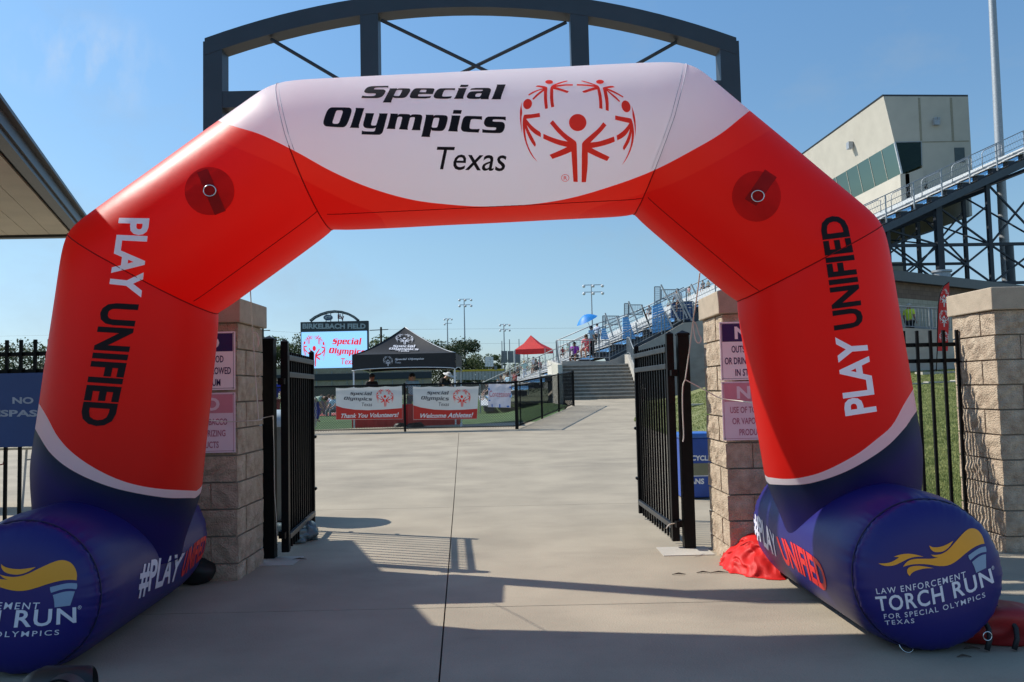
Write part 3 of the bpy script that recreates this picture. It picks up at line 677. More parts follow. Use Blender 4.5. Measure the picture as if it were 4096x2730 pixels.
# soften the outer corner (fabric rounds off there)
P = [[v.copy() for v in r[0]] for r in rings]
for it in range(7):
    Q = [[v.copy() for v in r] for r in P]
    for i in range(1, len(P) - 1):
        s, j = rings[i][1], rings[i][2]
        dj = min(j, NS - j) if 0 < s < 4 else (NS - j if s == 0 else j)
        if dj > 6: continue
        for k in range(NR):
            ctr = cl[s + 1] if j > NS / 2 else cl[s]
            cc = sum((Vector(c) for c in cl[1:5]), Vector()) / 4; cc.z = 1.2
            outer = (P[i][k] - ctr).dot((ctr - cc).normalized()) / RT
            wgt = max(0, outer) * .5
            Q[i][k] = P[i][k] * (1 - wgt) + (P[i - 1][k] + P[i + 1][k]) * .5 * wgt
    P = Q
V = [v for r in P for v in r]
Fc = [(i * NR + k, i * NR + (k + 1) % NR, (i + 1) * NR + (k + 1) % NR, (i + 1) * NR + k) for i in range(len(P) - 1) for k in range(NR)]
me = bpy.data.meshes.new('arch_tube'); me.from_pydata([tuple(v) for v in V], [], Fc)
tube = bpy.data.objects.new('arch_tube', me); COL.objects.link(tube); tube.parent = arch
for p in me.polygons: p.use_smooth = True
seam_rings = [i for i, r in enumerate(rings) if r[2] == NS and r[1] < 4]
bm = bmesh.new(); bm.from_mesh(me); bm.verts.ensure_lookup_table(); bm.normal_update()
bmesh.ops.recalc_face_normals(bm, faces=bm.faces[:])
bm.edges.ensure_lookup_table()
srset = set(seam_rings)
for e in bm.edges:
    a, b = e.verts[0].index // NR, e.verts[1].index // NR
    if a == b and a in srset: e.smooth = False
bm.to_mesh(me); bm.free()
# printed colour fields (flat print): signed fields stored per vertex
def interp(pts, x):
    xs_ = [p[0] for p in pts]; ys_ = [p[1] for p in pts]; n_ = len(pts)
    if x <= xs_[0]: return ys_[0]
    if x >= xs_[-1]: return ys_[-1]
    i = max(0, min(n_ - 2, int(np.searchsorted(xs_, x)) - 1)); h = xs_[i + 1] - xs_[i]; t = (x - xs_[i]) / h
    sl_ = lambda j: (ys_[min(j + 1, n_ - 1)] - ys_[max(j - 1, 0)]) / (xs_[min(j + 1, n_ - 1)] - xs_[max(j - 1, 0)])
    m0, m1 = sl_(i) * h, sl_(i + 1) * h
    return ys_[i] * (2 * t ** 3 - 3 * t * t + 1) + m0 * (t ** 3 - 2 * t * t + t) + ys_[i + 1] * (-2 * t ** 3 + 3 * t * t) + m1 * (t ** 3 - t * t)
Wtop = [(530, 288), (600, 310), (686, 352), (760, 393), (850, 432), (950, 460), (1050, 472), (1110, 475), (1200, 472), (1300, 458), (1400, 430), (1500, 393), (1600, 341), (1660, 305), (1706, 268)]
Wtop = [(400, 240)] + Wtop + [(1800, 195)]
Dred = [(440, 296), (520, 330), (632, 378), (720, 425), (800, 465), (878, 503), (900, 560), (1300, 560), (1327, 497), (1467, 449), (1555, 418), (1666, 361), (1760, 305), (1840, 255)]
Lu = [(60, 880), (107, 957), (130, 1000), (163, 1038), (217, 1076), (282, 1106), (352, 1122), (441, 1128), (520, 1130)]
Ll = [(50, 930), (95, 1011), (117, 1043), (157, 1076), (217, 1106), (282, 1127), (380, 1144), (439, 1145), (520, 1146)]
Ru = [(1700, 1090), (1765, 1097), (1798, 1101), (1836, 1099), (1892, 1084), (1968, 1045), (2013, 1011), (2051, 977), (2076, 932), (2120, 860)]
Rl = [(1700, 1108), (1766, 1113), (1817, 1115), (1862, 1111), (1930, 1090), (1987, 1061), (2043, 1022), (2085, 977), (2092, 965), (2140, 900)]
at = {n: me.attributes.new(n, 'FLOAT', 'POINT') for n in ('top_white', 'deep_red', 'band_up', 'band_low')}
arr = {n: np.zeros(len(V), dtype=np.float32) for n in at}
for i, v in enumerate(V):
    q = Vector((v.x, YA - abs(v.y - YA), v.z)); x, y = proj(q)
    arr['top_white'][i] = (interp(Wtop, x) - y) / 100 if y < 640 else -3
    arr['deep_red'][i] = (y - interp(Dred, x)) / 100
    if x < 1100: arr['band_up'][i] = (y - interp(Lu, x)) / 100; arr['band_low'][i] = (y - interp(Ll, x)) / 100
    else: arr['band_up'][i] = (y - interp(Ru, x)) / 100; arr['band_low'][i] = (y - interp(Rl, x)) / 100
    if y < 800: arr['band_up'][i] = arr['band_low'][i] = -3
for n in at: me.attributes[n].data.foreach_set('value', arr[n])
m = bpy.data.materials.new('printed_arch_fabric'); m.use_nodes = True; n = m.node_tree; n.nodes.clear(); L = n.links.new
out = n.nodes.new('ShaderNodeOutputMaterial'); pb = n.nodes.new('ShaderNodeBsdfPrincipled'); pb.inputs['Roughness'].default_value = .42; pb.inputs['Specular IOR Level'].default_value = .35
def attr(nm): a = n.nodes.new('ShaderNodeAttribute'); a.attribute_name = nm; return a.outputs['Fac']
def step(o, w=0.004):
    r = n.nodes.new('ShaderNodeMapRange'); L(o, r.inputs[0]); r.inputs[1].default_value = -w; r.inputs[2].default_value = w; return r.outputs[0]
def mix(f, a, b):
    x = n.nodes.new('ShaderNodeMix'); x.data_type = 'RGBA'; L(f, x.inputs[0])
    for k, c in ((6, a), (7, b)):
        if isinstance(c, tuple): x.inputs[k].default_value = (*c, 1)
        else: L(c, x.inputs[k])
    return x.outputs[2]
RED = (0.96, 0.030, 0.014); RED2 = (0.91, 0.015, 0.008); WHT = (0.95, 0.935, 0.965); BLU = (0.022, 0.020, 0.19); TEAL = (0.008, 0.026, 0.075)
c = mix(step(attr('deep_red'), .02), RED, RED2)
c = mix(step(attr('top_white')), c, WHT)
c = mix(step(attr('band_up')), c, WHT)
gr = n.nodes.new('ShaderNodeMapRange'); L(attr('band_low'), gr.inputs[0]); gr.inputs[1].default_value = 0; gr.inputs[2].default_value = .7
c = mix(step(attr('band_low')), c, mix(gr.outputs[0], TEAL, BLU))
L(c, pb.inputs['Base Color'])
tcn = n.nodes.new('ShaderNodeTexCoord')
def bump_chain(nodes, links, scale1=2.2, s1=.25, scale2=900):
    a = nodes.new('ShaderNodeTexNoise'); a.inputs['Scale'].default_value = scale1; a.inputs['Detail'].default_value = 3; links(tcn.outputs['Object'], a.inputs['Vector'])
    b = nodes.new('ShaderNodeBump'); b.inputs['Strength'].default_value = s1; b.inputs['Distance'].default_value = .03; links(a.outputs[0], b.inputs['Height'])
    w = nodes.new('ShaderNodeTexNoise'); w.inputs['Scale'].default_value = scale2; links(tcn.outputs['Object'], w.inputs['Vector'])
    b2 = nodes.new('ShaderNodeBump'); b2.inputs['Strength'].default_value = .12; b2.inputs['Distance'].default_value = .001; links(w.outputs[0], b2.inputs['Height']); links(b.outputs[0], b2.inputs['Normal']); return b2.outputs[0]
bn = bump_chain(n.nodes, L); L(bn, pb.inputs['Normal'])
tl_ = n.nodes.new('ShaderNodeBsdfTranslucent'); L(c, tl_.inputs[0]); mx = n.nodes.new('ShaderNodeMixShader'); mx.inputs[0].default_value = .52
L(pb.outputs[0], mx.inputs[1]); L(tl_.outputs[0], mx.inputs[2]); L(mx.outputs[0], out.inputs[0]); me.materials.append(m)
# seams
M_seamr = mat('dark_red_seam', (0.26, 0.006, 0.006), .7, spec=.1); M_seamw = mat('grey_stitching', (0.42, 0.40, 0.46), .6)
for i in seam_rings:
    s = rings[i][1]; ctr = cl[s + 1]
    pr_, pw = MB(), MB(); seg = []
    ring = [ctr + (v - ctr) * 1.003 for v in P[i]]
    for k in range(NR):
        a, b = ring[k], ring[(k + 1) % NR]
        q = Vector((a.x, YA - abs(a.y - YA), a.z)); x, y = proj(q); wh = y < 640 and y < interp(Wtop, x)
        (pw if wh else pr_).tube([a, b], .0024 if wh else .0034, 5, close=False)
    if pr_.v: pr_.build('seam', M_seamr, arch, smooth='all')
    if pw.v: pw.build('seam', M_seamw, arch, smooth='all')
    if s in (1, 2):                                  # second stitch row in the white
        p2 = MB()
        for k in range(NR):
            a, b = [v + (cl[2] if s == 1 else cl[3]) * 0 + Vector(((.022 if s == 1 else -.022), 0, 0)) for v in (ring[k], ring[(k + 1) % NR])]
            q = Vector((a.x, YA - abs(a.y - YA), a.z)); x, y = proj(q)
            if y < interp(Wtop, x): p2.tube([a, b], .0022, 4, close=False)
        p2.build('stitching', M_seamw, arch, smooth='all')
# lengthwise inner seam, a little towards the front of the inside edge
pr_, lead = MB(), None
for i, r in enumerate(rings):
    s = r[1]; a, b = cl[s], cl[s + 1]; ax = (b - a).normalized(); px_ = ax.cross(yax).normalized()
    ctr = sum(P[i], Vector()) / NR; th = math.atan2(-math.sin(R(28)), math.cos(R(28)))
    inner = px_ if (ctr + px_).z < (ctr - px_).z or s in (0, 4) else -px_
    if s == 0: inner = px_ if px_.x > 0 else -px_
    if s == 4: inner = px_ if px_.x < 0 else -px_
    best = max(range(NR), key=lambda k: (P[i][k] - ctr).normalized().dot((inner * math.cos(R(26)) - yax * math.sin(R(26)))))
    if r[2] in (0, 1) or i == 0:
        kfix = best
        if pr_.v: pr_.build('seam', M_seamr, arch, smooth='all'); pr_ = MB()
    if r[2] <= NS // 2: kfix = best if r[2] < 2 else kfix
    best = kfix
    if lead is not None and s in (1, 2, 3) and r[2] > 1: pr_.tube([lead, P[i][best] - yax * .0], .0026, 5, close=False)
    lead = P[i][best] - yax * .002
if pr_.v: pr_.build('seam', M_seamr, arch, smooth='all')
# feet
M_foot = mat('blue_foot_fabric', (0.015, 0.012, 0.145), .40, var=.05, scale=1.5, spec=.4, bump=.08, bscale=5)
RF = .415
def foot(c, ang, L, seed):
    nx, nr = 120, 240; prof = []
    for i in range(nx + 1):
        t = i / nx; y = (t - .5) * L; e = min(t, 1 - t) * L
        r = RF * (1 - (1 - min(1, e / .24)) ** 2.4 * .065)
        prof.append((y, r))
    capn = 16; full = []
    bul = .115
    for j in range(capn):
        a = j / capn * math.pi / 2; full.append((-L / 2 - bul * math.cos(a), RF * .93 * math.sin(a) ** .55, j))
    for y, r in prof: full.append((y, r, 99))
    for j in range(capn - 1, -1, -1):
        a = j / capn * math.pi / 2; full.append((L / 2 + bul * math.cos(a), RF * .93 * math.sin(a) ** .55, j))
    V = []; F_ = []; ca, sa = math.cos(ang), math.sin(ang); zc = RF - .022
    for i, (y, r, j) in enumerate(full):
        r = max(r, .002)
        for k in range(nr):
            th = 2 * math.pi * k / nr
            d = min(abs(abs(y) - L / 2), 1)
            pk = 1 + .0075 * (1 - 2 * abs(math.sin(th * 27 + 1.7 * math.sin(th * 5)))) * math.exp(-d / .06) * (1 if r > RF * .6 else 0) + .006 * math.sin(th * 19 + seed + 2 * math.sin(th * 4)) * math.exp(-d / .14) * (1 if r > RF * .7 else 0)
            pk -= .014 * math.exp(-(d / .012) ** 2) * (1 if r > RF * .9 else 0)
            x = r * pk * math.cos(th); z = zc + r * pk * math.sin(th); z = max(z, .006 + (0.0))
            X = c.x + x * ca - y * sa; Y = c.y + x * sa + y * ca; V.append((X, Y, z))
    F_ = [(i * nr + k, i * nr + (k + 1) % nr, (i + 1) * nr + (k + 1) % nr, (i + 1) * nr + k) for i in range(len(full) - 1) for k in range(nr)]
    b = MB(); b.v = V; b.f = F_; o = b.build('foot', M_foot, arch, smooth='all')
    sm = MB(); 
    for sgn in (-1,):
        y = sgn * L / 2; pts = []
        for k in range(97):
            th = 2 * math.pi * k / 96; x = RF * .932 * math.cos(th); z = max(.008, zc + RF * .932 * math.sin(th)); pts.append((c.x + x * ca - y * sa, c.y + x * sa + y * ca, z))
        sm.tube(pts, .0035, 5, close=False)
    sm.build('seam', mat('navy_seam', (.006, .006, .05), .6), arch, smooth='all'); return o
fR = foot(Vector((2.12, 5.22, 0)), R(0.3), 1.72, 1); fL_ = foot(Vector((-2.585, 5.18, 0)), R(3.5), 1.76, 2)
bv = bvh_of([tube, fR, fL_])
M_ink = mat('black_ink', (0.013, 0.008, 0.011), .6, var=.03, spec=.15); M_lred = mat('emblem_red_ink', (0.97, 0.05, 0.03), .5, var=.02, transl=.35, spec=.2)
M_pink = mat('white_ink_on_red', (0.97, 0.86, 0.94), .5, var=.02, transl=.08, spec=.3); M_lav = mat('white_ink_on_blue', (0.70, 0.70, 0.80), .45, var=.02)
M_oran = mat('orange_ink', (0.80, 0.34, 0.02), .5, var=.03); M_slate = mat('slate_ink', (0.23, 0.33, 0.48), .5, var=.03); M_fred = mat('red_ink_on_blue', (0.72, 0.02, 0.02), .45, var=.03)
decal('lettering', *tri_polys(SPECIAL), bv, M_ink, arch, L=18); decal('lettering', *tri_polys(OLYMPICS), bv, M_ink, arch, L=18)
cr = lambda ox, oy, s: (lambda x, y: (x / s + ox, y / s + oy))
c3 = cr(1740, 570, 7.8433)
dtext('lettering', 'Texas', quadmap(c3(60, 140), c3(2255, 175), c3(20, 850), c3(2215, 910)), bv, M_ink, arch, bold=.004, shear=.16, L=18)
decal('emblem', *tri_polys(LOGO), bv, M_lred, arch, L=16); decal('emblem', *tri_polys(REG), bv, M_lred, arch, L=16)
dtext('emblem', 'R', quadmap(*[D_([p])[0] for p in ((694, 1440), (742, 1440), (694, 1495), (742, 1495))]), bv, M_lred, arch, bold=.005, L=16)
cg = cr(250, 850, 1.8023); ch_ = cr(3200, 830, 1.8023)
dtext('lettering', 'PLAY', quadmap(cg(630, 45), cg(568, 615), cg(410, 42), cg(330, 585)), bv, M_pink, arch, bold=.032, L=16)
dtext('lettering', 'UNIFIED', quadmap(cg(552, 665), cg(366, 1550), cg(288, 650), cg(118, 1532)), bv, M_ink, arch, bold=.036, L=16)
dtext('lettering', 'UNIFIED', quadmap(ch_(246, 890), ch_(135, 78), ch_(456, 858), ch_(326, 52), ch_(200, 490), ch_(410, 465)), bv, M_ink, arch, bold=.036, L=16)
dtext('lettering', 'PLAY', quadmap(ch_(326, 1507), ch_(252, 938), ch_(552, 1472), ch_(474, 925)), bv, M_pink, arch, bold=.032, L=16)
cj = cr(2950, 1980, 3.409); ci = cr(500, 2050, 3.921)
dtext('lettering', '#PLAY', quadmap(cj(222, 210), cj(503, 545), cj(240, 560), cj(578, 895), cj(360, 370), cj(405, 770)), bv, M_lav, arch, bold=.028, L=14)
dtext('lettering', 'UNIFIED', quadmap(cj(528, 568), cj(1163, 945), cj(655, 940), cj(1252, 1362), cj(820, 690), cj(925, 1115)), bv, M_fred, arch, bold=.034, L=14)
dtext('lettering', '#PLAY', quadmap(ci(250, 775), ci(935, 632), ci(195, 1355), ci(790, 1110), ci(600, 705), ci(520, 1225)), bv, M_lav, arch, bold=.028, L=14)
dtext('lettering', 'UNIFIED', quadmap(ci(962, 615), ci(1288, 355), ci(855, 1040), ci(1215, 690), ci(1130, 450), ci(1065, 850)), bv, M_fred, arch, bold=.034, L=14)
# torch print
FLM = [[(550,640),(590,580),(650,545),(720,530),(830,530),(940,530),(1025,515),(970,505),(930,475),(1000,480),(1080,465),(1170,410),(1280,280),(1380,170),(1440,125),(1500,115),(1560,135),(1610,190),(1640,250),(1657,325),(1600,335),(1520,370),(1420,440),(1300,545),(1220,600),(1130,630),(1020,630),(920,610),(800,600),(690,605),(610,620)],
 [(215,593),(300,595),(380,580),(450,545),(495,510),(425,503),(500,475),(600,460),(700,468),(832,502),(740,500),(640,520),(540,570),(450,615),(370,632),(280,625)],
 [(905,350),(950,375),(1030,375),(1120,350),(1235,285),(1180,370),(1110,425),(1040,442),(970,438),(925,400)],
 [(640,767),(610,730),(603,690),(620,655),(660,635),(750,625),(850,635),(967,658),(850,660),(740,685),(670,720)]]
CUP = [[(1437,487),(1530,420),(1600,378),(1670,362),(1683,400),(1683,437),(1620,445),(1550,480),(1465,552),(1445,520)], [(1488,575),(1560,515),(1620,480),(1677,467),(1680,655),(1545,722),(1520,640)]]
def torch(fm):
    mp = lambda VT: ([fm(x, y) for x, y in VT[0]], VT[1])
    decal('emblem', *mp(tri_polys([(smoothp(p), []) for p in FLM])), bv, M_oran, arch, L=16, label='orange printed flame')
    decal('emblem', *mp(tri_polys([(smoothp(p), []) for p in CUP])), bv, M_slate, arch, L=16, label='grey printed torch cup')
    def tx(body, TL, TR, BL, BR, TM=None, BM=None, bold=.01, sp=1.0):
        V, T, _ = text2d(body, bold, 0, sp); q = quadmap(TL, TR, BL, BR, TM, BM); decal('lettering', [fm(*q(u, v)) for u, v in V], T, bv, M_lav, arch, L=16)
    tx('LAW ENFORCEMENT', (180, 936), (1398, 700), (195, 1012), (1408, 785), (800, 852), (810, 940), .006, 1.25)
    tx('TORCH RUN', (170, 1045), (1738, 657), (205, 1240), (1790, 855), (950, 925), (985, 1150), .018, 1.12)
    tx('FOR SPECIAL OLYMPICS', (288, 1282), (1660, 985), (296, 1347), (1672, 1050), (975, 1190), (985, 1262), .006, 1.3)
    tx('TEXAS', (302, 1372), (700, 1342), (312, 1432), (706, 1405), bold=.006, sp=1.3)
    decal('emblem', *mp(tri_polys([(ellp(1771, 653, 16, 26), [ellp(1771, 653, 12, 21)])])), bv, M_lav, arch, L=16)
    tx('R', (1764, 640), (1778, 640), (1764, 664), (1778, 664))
torch(lambda x, y: (x / 3.409 + 3450, y / 3.409 + 2080))
src = np.array([(1437, 487), (1657, 325), (1130, 630), (1788, 850), (1400, 700), (1672, 1050), (1500, 115), (1235, 285), (1025, 515), (1080, 915), (1320, 850)], float)
dst = np.array([(715, 665), (1248, 562), (300, 722), (1217, 1222), (565, 887), (953, 1405), (1060, 245), (555, 348), (145, 553), (42, 1060), (392, 1045)], float)
Am = np.c_[src, src[:, 0] * src[:, 1] / 1000, np.ones(len(src))]; Cf, *_ = np.linalg.lstsq(Am, dst, rcond=None)
def lfm(x, y):
    q = np.array([x, y, x * y / 1000, 1]) @ Cf; return (q[0] / 3.919, q[1] / 3.919 + 2180)
torch(lfm)
# anchor patches with strap and ring
M_patch = mat('dark_red_patch', (0.66, 0.012, 0.010), .55, transl=.45, spec=.2); M_strap = mat('strap_red', (0.42, 0.008, 0.008), .6, transl=.3, spec=.2)
for (px, py, rx, ry_, sx) in ((482, 440, 57, 55, -1), (1738, 452, 56, 58, 1)):
    pt = decal('anchor_patch', *tri_polys([(ellp(px * K, py * K, rx * K, ry_ * K), [])]), bv, M_patch, arch, L=30, off=.004)
    if sx < 0: st = [(475, 380), (500, 388), (540, 400), (536, 418), (490, 492), (462, 488), (470, 440)]; st = [(454, 398), (478, 389), (519, 485), (494, 495)]
    else: st = [(1757, 391), (1784, 409), (1737, 474), (1711, 458)]
    decal('strap', *tri_polys([([(x * K, y * K) for x, y in st], [])]), bv, M_strap, pt, L=30, off=.006)
    h = bv.ray_cast(CAM, ray((px + 2) * K, (py + 0) * K)); c = h[0] + h[1] * .012 * (1 if h[1].y < 0 else -1)
    rr = .036; nrm = h[1] if h[1].y < 0 else -h[1]; u = Vector((0, 0, 1)).cross(nrm).normalized(); w = nrm.cross(u).normalized()
    MB().tube([c + u * math.cos(a) * rr + w * math.sin(a) * rr * .9 - nrm * (-.004) for a in [2 * math.pi * k / 24 for k in range(25)]], .0035, 6, close=False).build('d_ring', M_steel, pt, smooth='all')
# ground ring at the right foot and the blower tube
p = onZ(2083, 1497); MB().tube([(p.x + .035 * math.cos(a), p.y + .02 * math.sin(a), .035 + .035 * math.sin(a)) for a in [2 * math.pi * k / 24 for k in range(25)]], .0035, 6, close=False).build('d_ring', M_steel, arch, smooth='all')

# ================================================================== BACKGROUND
c1 = lambda x, y: (574.5 + x * .24552, 620.46 + y * .24552)
c2 = lambda x, y: (1091.55 + x * .25647, 603.2 + y * .25647)
c3x = lambda x, y: (1778.65 + x * .32979, 172.35 + y * .32979)
c4 = lambda x, y: (1953.3 + x * .45802, 603.2 + y * .45802)
def vpanel(mb, p0, p1, Y, d=.1):            # upright box between two picture corners at depth Y
    a, b = atY(*p0, Y), atY(*p1, Y); mb.box2((a.x, Y, a.z), (b.x, Y + d, b.z)); return mb
def vpoly(mb, pts, Y, d=.1): return mb.prism([atY(*p, Y) for p in pts][::-1], (0, d, 0))
def T_(VT, f): return [f(u, v) for u, v in VT[0]], VT[1]
def so_mark(parent, bvh, m1, m2, sp, ol, tx, lg, L=None, off=.004):
    """sp/ol/tx/lg: (x0,y0,x1,y1) boxes in 2353-wide picture units for the two word lines, the third line and the emblem"""
    r = lambda b: rect(b[0] * K, b[1] * K, b[2] * K, b[3] * K)
    for VT, b in ((nSP, sp), (nOL, ol)):
        if b: decal('lettering', *T_(VT, r(b)), bvh, m1, parent, L=L, off=off)
    if tx: dtext('lettering', 'Texas', r(tx), bvh, m1, parent, bold=.006, shear=.16, L=L, off=off)
    if lg: decal('emblem', *T_(nLG, r(lg)), bvh, m2, parent, L=L, off=off)

# ---------------- entrance steps and ramp walls
st = thing('entrance_steps', 'wide concrete steps with cheek walls climbing to the stands', 'steps', (0, 0, 0))
sx0, sx1 = onZ(1293, 918, .85).x, 5.68
sx0 = atY(1296, 918, 37).x; sx1 = atY(1468, 918, 37).x
for k in range(10):
    MB().box2((sx0, 37 + .35 * k, .3), (sx1, 37.36 + .35 * k + (3 if k == 9 else 0), .85 + .165 * (k + 1) - .0)).build('step', M_concd, st, bevel=.012)
    MB().box2((sx0 + .01, 36.975 + .35 * k, .85 + .165 * (k + 1) - .055), (sx1 - .01, 37.02 + .35 * k, .85 + .165 * (k + 1) + .004)).build('nosing', M_concw, st)
def cheek(x0, x1):
    prof = [(36.7, .4), (36.7, 1.25), (37.1, 1.35), (40.6, 2.95), (41.6, 3.0), (41.6, .4)]
    MB().prism([Vector((x0, y, z)) for y, z in prof], (x1 - x0, 0, 0)).build('cheek_wall', M_concw, st, bevel=.02)
cheek(sx1 + .02, sx1 + .30)
MB().prism([Vector((sx0 - .24, y, z)) for y, z in ((36.9, .3), (36.9, 1.35), (37.25, 2.45), (48, 3.0), (48, .3))], (.22, 0, 0)).build('cheek_wall', mat('pale_cast_concrete', (.50, .47, .40), .85, bump=.1), st, bevel=.02)
def railing(name, pts, parent, h=.95, step=.15, r=.024, down=.1, m=None, mids=0):
    m = m or M_rail; pts = [Vector(p) for p in pts]
    MB().tube([p + Vector((0, 0, h)) for p in pts], r, 6).build('top_rail', m, parent, smooth='all')
    MB().tube([p + Vector((0, 0, down)) for p in pts], r * .8, 6).build('bottom_rail', m, parent, smooth='all')
    b = MB(); po = []
    for p, q in zip(pts, pts[1:]):
        L_ = (q - p).length; n_ = max(1, int(L_ / step))
        for k in range(n_):
            c = p.lerp(q, k / n_); big = k % 10 == 0
            if big: po.append(c)
            else: b.beam(c + Vector((0, 0, down)), c + Vector((0, 0, h)), .016, .016)
    if step < 5: tag(b.build('balusters', m, parent), kind='stuff')
    for c in po + [pts[-1]]: MB().beam(c - Vector((0, 0, .05)), c + Vector((0, 0, h)), .05, .05).build('rail_post', m, parent)
sr = thing('stair_railing', 'grey metal handrail on the left side of the entrance steps', 'railing')
railing('r', [(sx0 - .05, 37.0, 1.1), (sx0 - .05, 40.6, 2.8), (sx0 - .05, 41.4, 2.8)], sr, h=.95)
sr = thing('stair_railing', 'grey metal handrail on the right cheek wall of the entrance steps', 'railing')
railing('r', [(sx1 + .16, 37.2, 1.4), (sx1 + .16, 40.6, 2.95), (sx1 + .16, 41.4, 2.98)], sr, h=.85)
# sloping ramp wall with railing
YW = 41.8
rw = thing('ramp_wall', 'long grey concrete ramp wall rising to the right behind the steps', 'wall')
vpoly(MB(), [c2(780, 885), c2(1210, 885), c2(1400, 790), c2(1700, 640), c2(1870, 540), c2(1960, 535), (1760, 700), (1760, 915), (1291, 915)], YW, .3).build('wall_slab', M_concw, rw)
rr_ = thing('ramp_railing', 'grey baluster railing along the top of the sloping ramp wall', 'railing')
pts = [atY(*c2(*p), YW + .1) for p in ((740, 872), (1205, 872), (1400, 775), (1700, 622), (1870, 525), (1960, 522))]
railing('r', pts, rr_, h=.98, step=.16)
MB().tube([atY(*c2(*p), YW + 1.6) for p in ((735, 700), (1060, 560), (1450, 440), (1870, 225))], .03, 6).build('hand_rail', M_galv, rr_, smooth='all')
MB().tube([atY(*c2(*p), YW + 1.6) for p in ((735, 760), (1060, 640), (1380, 500), (1900, 240))], .03, 6).build('hand_rail', M_galv, rr_, smooth='all')
pl_ = thing('wall_plaque', 'small dark framed plaque fixed to the grey wall beside the gate', 'plaque')
vpanel(MB(), c2(1830, 745), c2(1862, 832), YW - .05, .05).build('frame', M_fascia, pl_); vpanel(MB(), c2(1834, 755), c2(1858, 785), YW - .07, .03).build('picture', mat('plaque_brass', (.3, .16, .06), .4), pl_)

# ---------------- grandstand (rows run almost along the view axis, rising to the right)
PH = R(2.46); GO = Vector((-1.7, 42.6, 0))
gs = thing('grandstand', 'aluminium bleacher grandstand rising to the right on dark steel frames', 'grandstand', GO, PH)
Sz = lambda u: .56 + .44 * u
def toL(p): return Matrix.Rotation(-PH, 3, 'Z') @ (Vector(p) - GO)
RUN = .86; NROW = 37; VL = 72
proto = {}
def rowpart(key, name, dims, m, u, z, v0=0.0, ln=VL):
    if key not in proto:
        o = MB().box((0, ln / 2, 0), (dims[0], ln, dims[1])).build(name, m, gs); proto[key] = o; o.location = (u, v0, z)
    else: inst(proto[key], gs, (u, v0, z))
for k in range(NROW):
    u = k * RUN; z = Sz(u)
    rowpart('t', 'tread_plank', (.60, .04), M_alu, u + .30, z); rowpart('s', 'seat_plank', (.26, .045), M_alu, u + .62, z + .40)
    rowpart('r', 'riser_panel', (.02, .20), M_blue, u + .765, z + .13)
    rowpart('b', 'step_frame', (.5, .26), M_frame, u + .45, z - .17, ln=VL)
# near-end stringer, guard rails
def Lp(u, v, dz=0): return Vector((u, v, Sz(u) + dz))
MB().beam(Lp(6.5, -.15, -.62), Lp(NROW * RUN, -.15, -.62), .12, .36).build('stringer', mat('slate_stringer', (.06, .075, .09), .5), gs)
for dz, r in ((1.12, .028), (.72, .018), (.40, .018)):
    MB().tube([Lp(0, -.1, dz), Lp(NROW * RUN, -.1, dz)], r, 6).build('guard_rail', M_galv, gs, smooth='all')
for k in range(0, 21):
    u = k * 1.55; MB().beam(Lp(u, -.12, -.35), Lp(u, -.12, 1.12), .06, .05).build('guard_post', M_galv, gs)
gm = MB(); 
for k in range(0, 230):
    u = k * .14; gm.beam(Lp(u, -.1, .35), Lp(u + .25, -.1, 1.1 - .11), .006, .006); gm.beam(Lp(u + .25, -.1, .35 - .11), Lp(u, -.1, 1.1), .006, .006)
tag(gm.build('guard_mesh', M_galv, gs), kind='stuff')
# hooped rails and seat brackets on the visible upper flank
for k in range(20, 34, 2):
    u = k * RUN; pts = [Lp(u, .55, .1), Lp(u, .55, .95), Lp(u + .12, .55, 1.05), Lp(u + 1.0, .55, 1.05), Lp(u + 1.12, .55, .95), Lp(u + 1.12, .55, .3)]
    MB().tube(pts, .025, 6).build('hoop_rail', M_galv, gs, smooth='all')
# aisle entries: slatted light blue panels, white stringers and mesh cages
def blue(polyL, polyR, n, m, Y):
    (a0, a1), (b0, b1) = polyL, polyR
    for k in range(n):
        t0, t1 = k / n, (k + .86) / n
        q = [(a0[0] + (a1[0] - a0[0]) * t, a0[1] + (a1[1] - a0[1]) * t) for t in (t0, t1)]; w = [(b0[0] + (b1[0] - b0[0]) * t, b0[1] + (b1[1] - b0[1]) * t) for t in (t0, t1)]
        P4 = [toL(atY(*c2(*p), 42.45)) for p in (q[0], w[0], w[1], q[1])]
        MB().prism(P4[::-1], (0, .12, 0)).build('panel_slat', m, gs)
blue(((1140, 595), (1128, 690)), ((1168, 590), (1200, 690)), 5, M_blue, 44); blue(((1325, 497), (1325, 690)), ((1372, 490), (1440, 690)), 9, M_blue, 44)
blue(((1590, 395), (1590, 640)), ((1668, 365), (1762, 600)), 11, M_blue, 44); blue(((1758, 372), (1758, 500)), ((1945, 345), (1958, 530)), 6, M_dkblue, 44.6)
for a, b in (((1165, 455), (1240, 670)), ((1270, 485), (1312, 620)), ((1375, 350), (1455, 535)), ((1490, 380), (1580, 620)), ((1665, 200), (1830, 525)), ((1805, 235), (1942, 525)), ((1935, 195), (1980, 285)), ((1805, 280), (1900, 500)), ((1500, 410), (1560, 560)), ((1700, 440), (1770, 590)), ((1440, 540), (1460, 650))):
    MB().beam(toL(atY(*c2(*a), 42.3)), toL(atY(*c2(*b), 42.3)), .10, .07).build('stair_stringer', M_alu, gs)
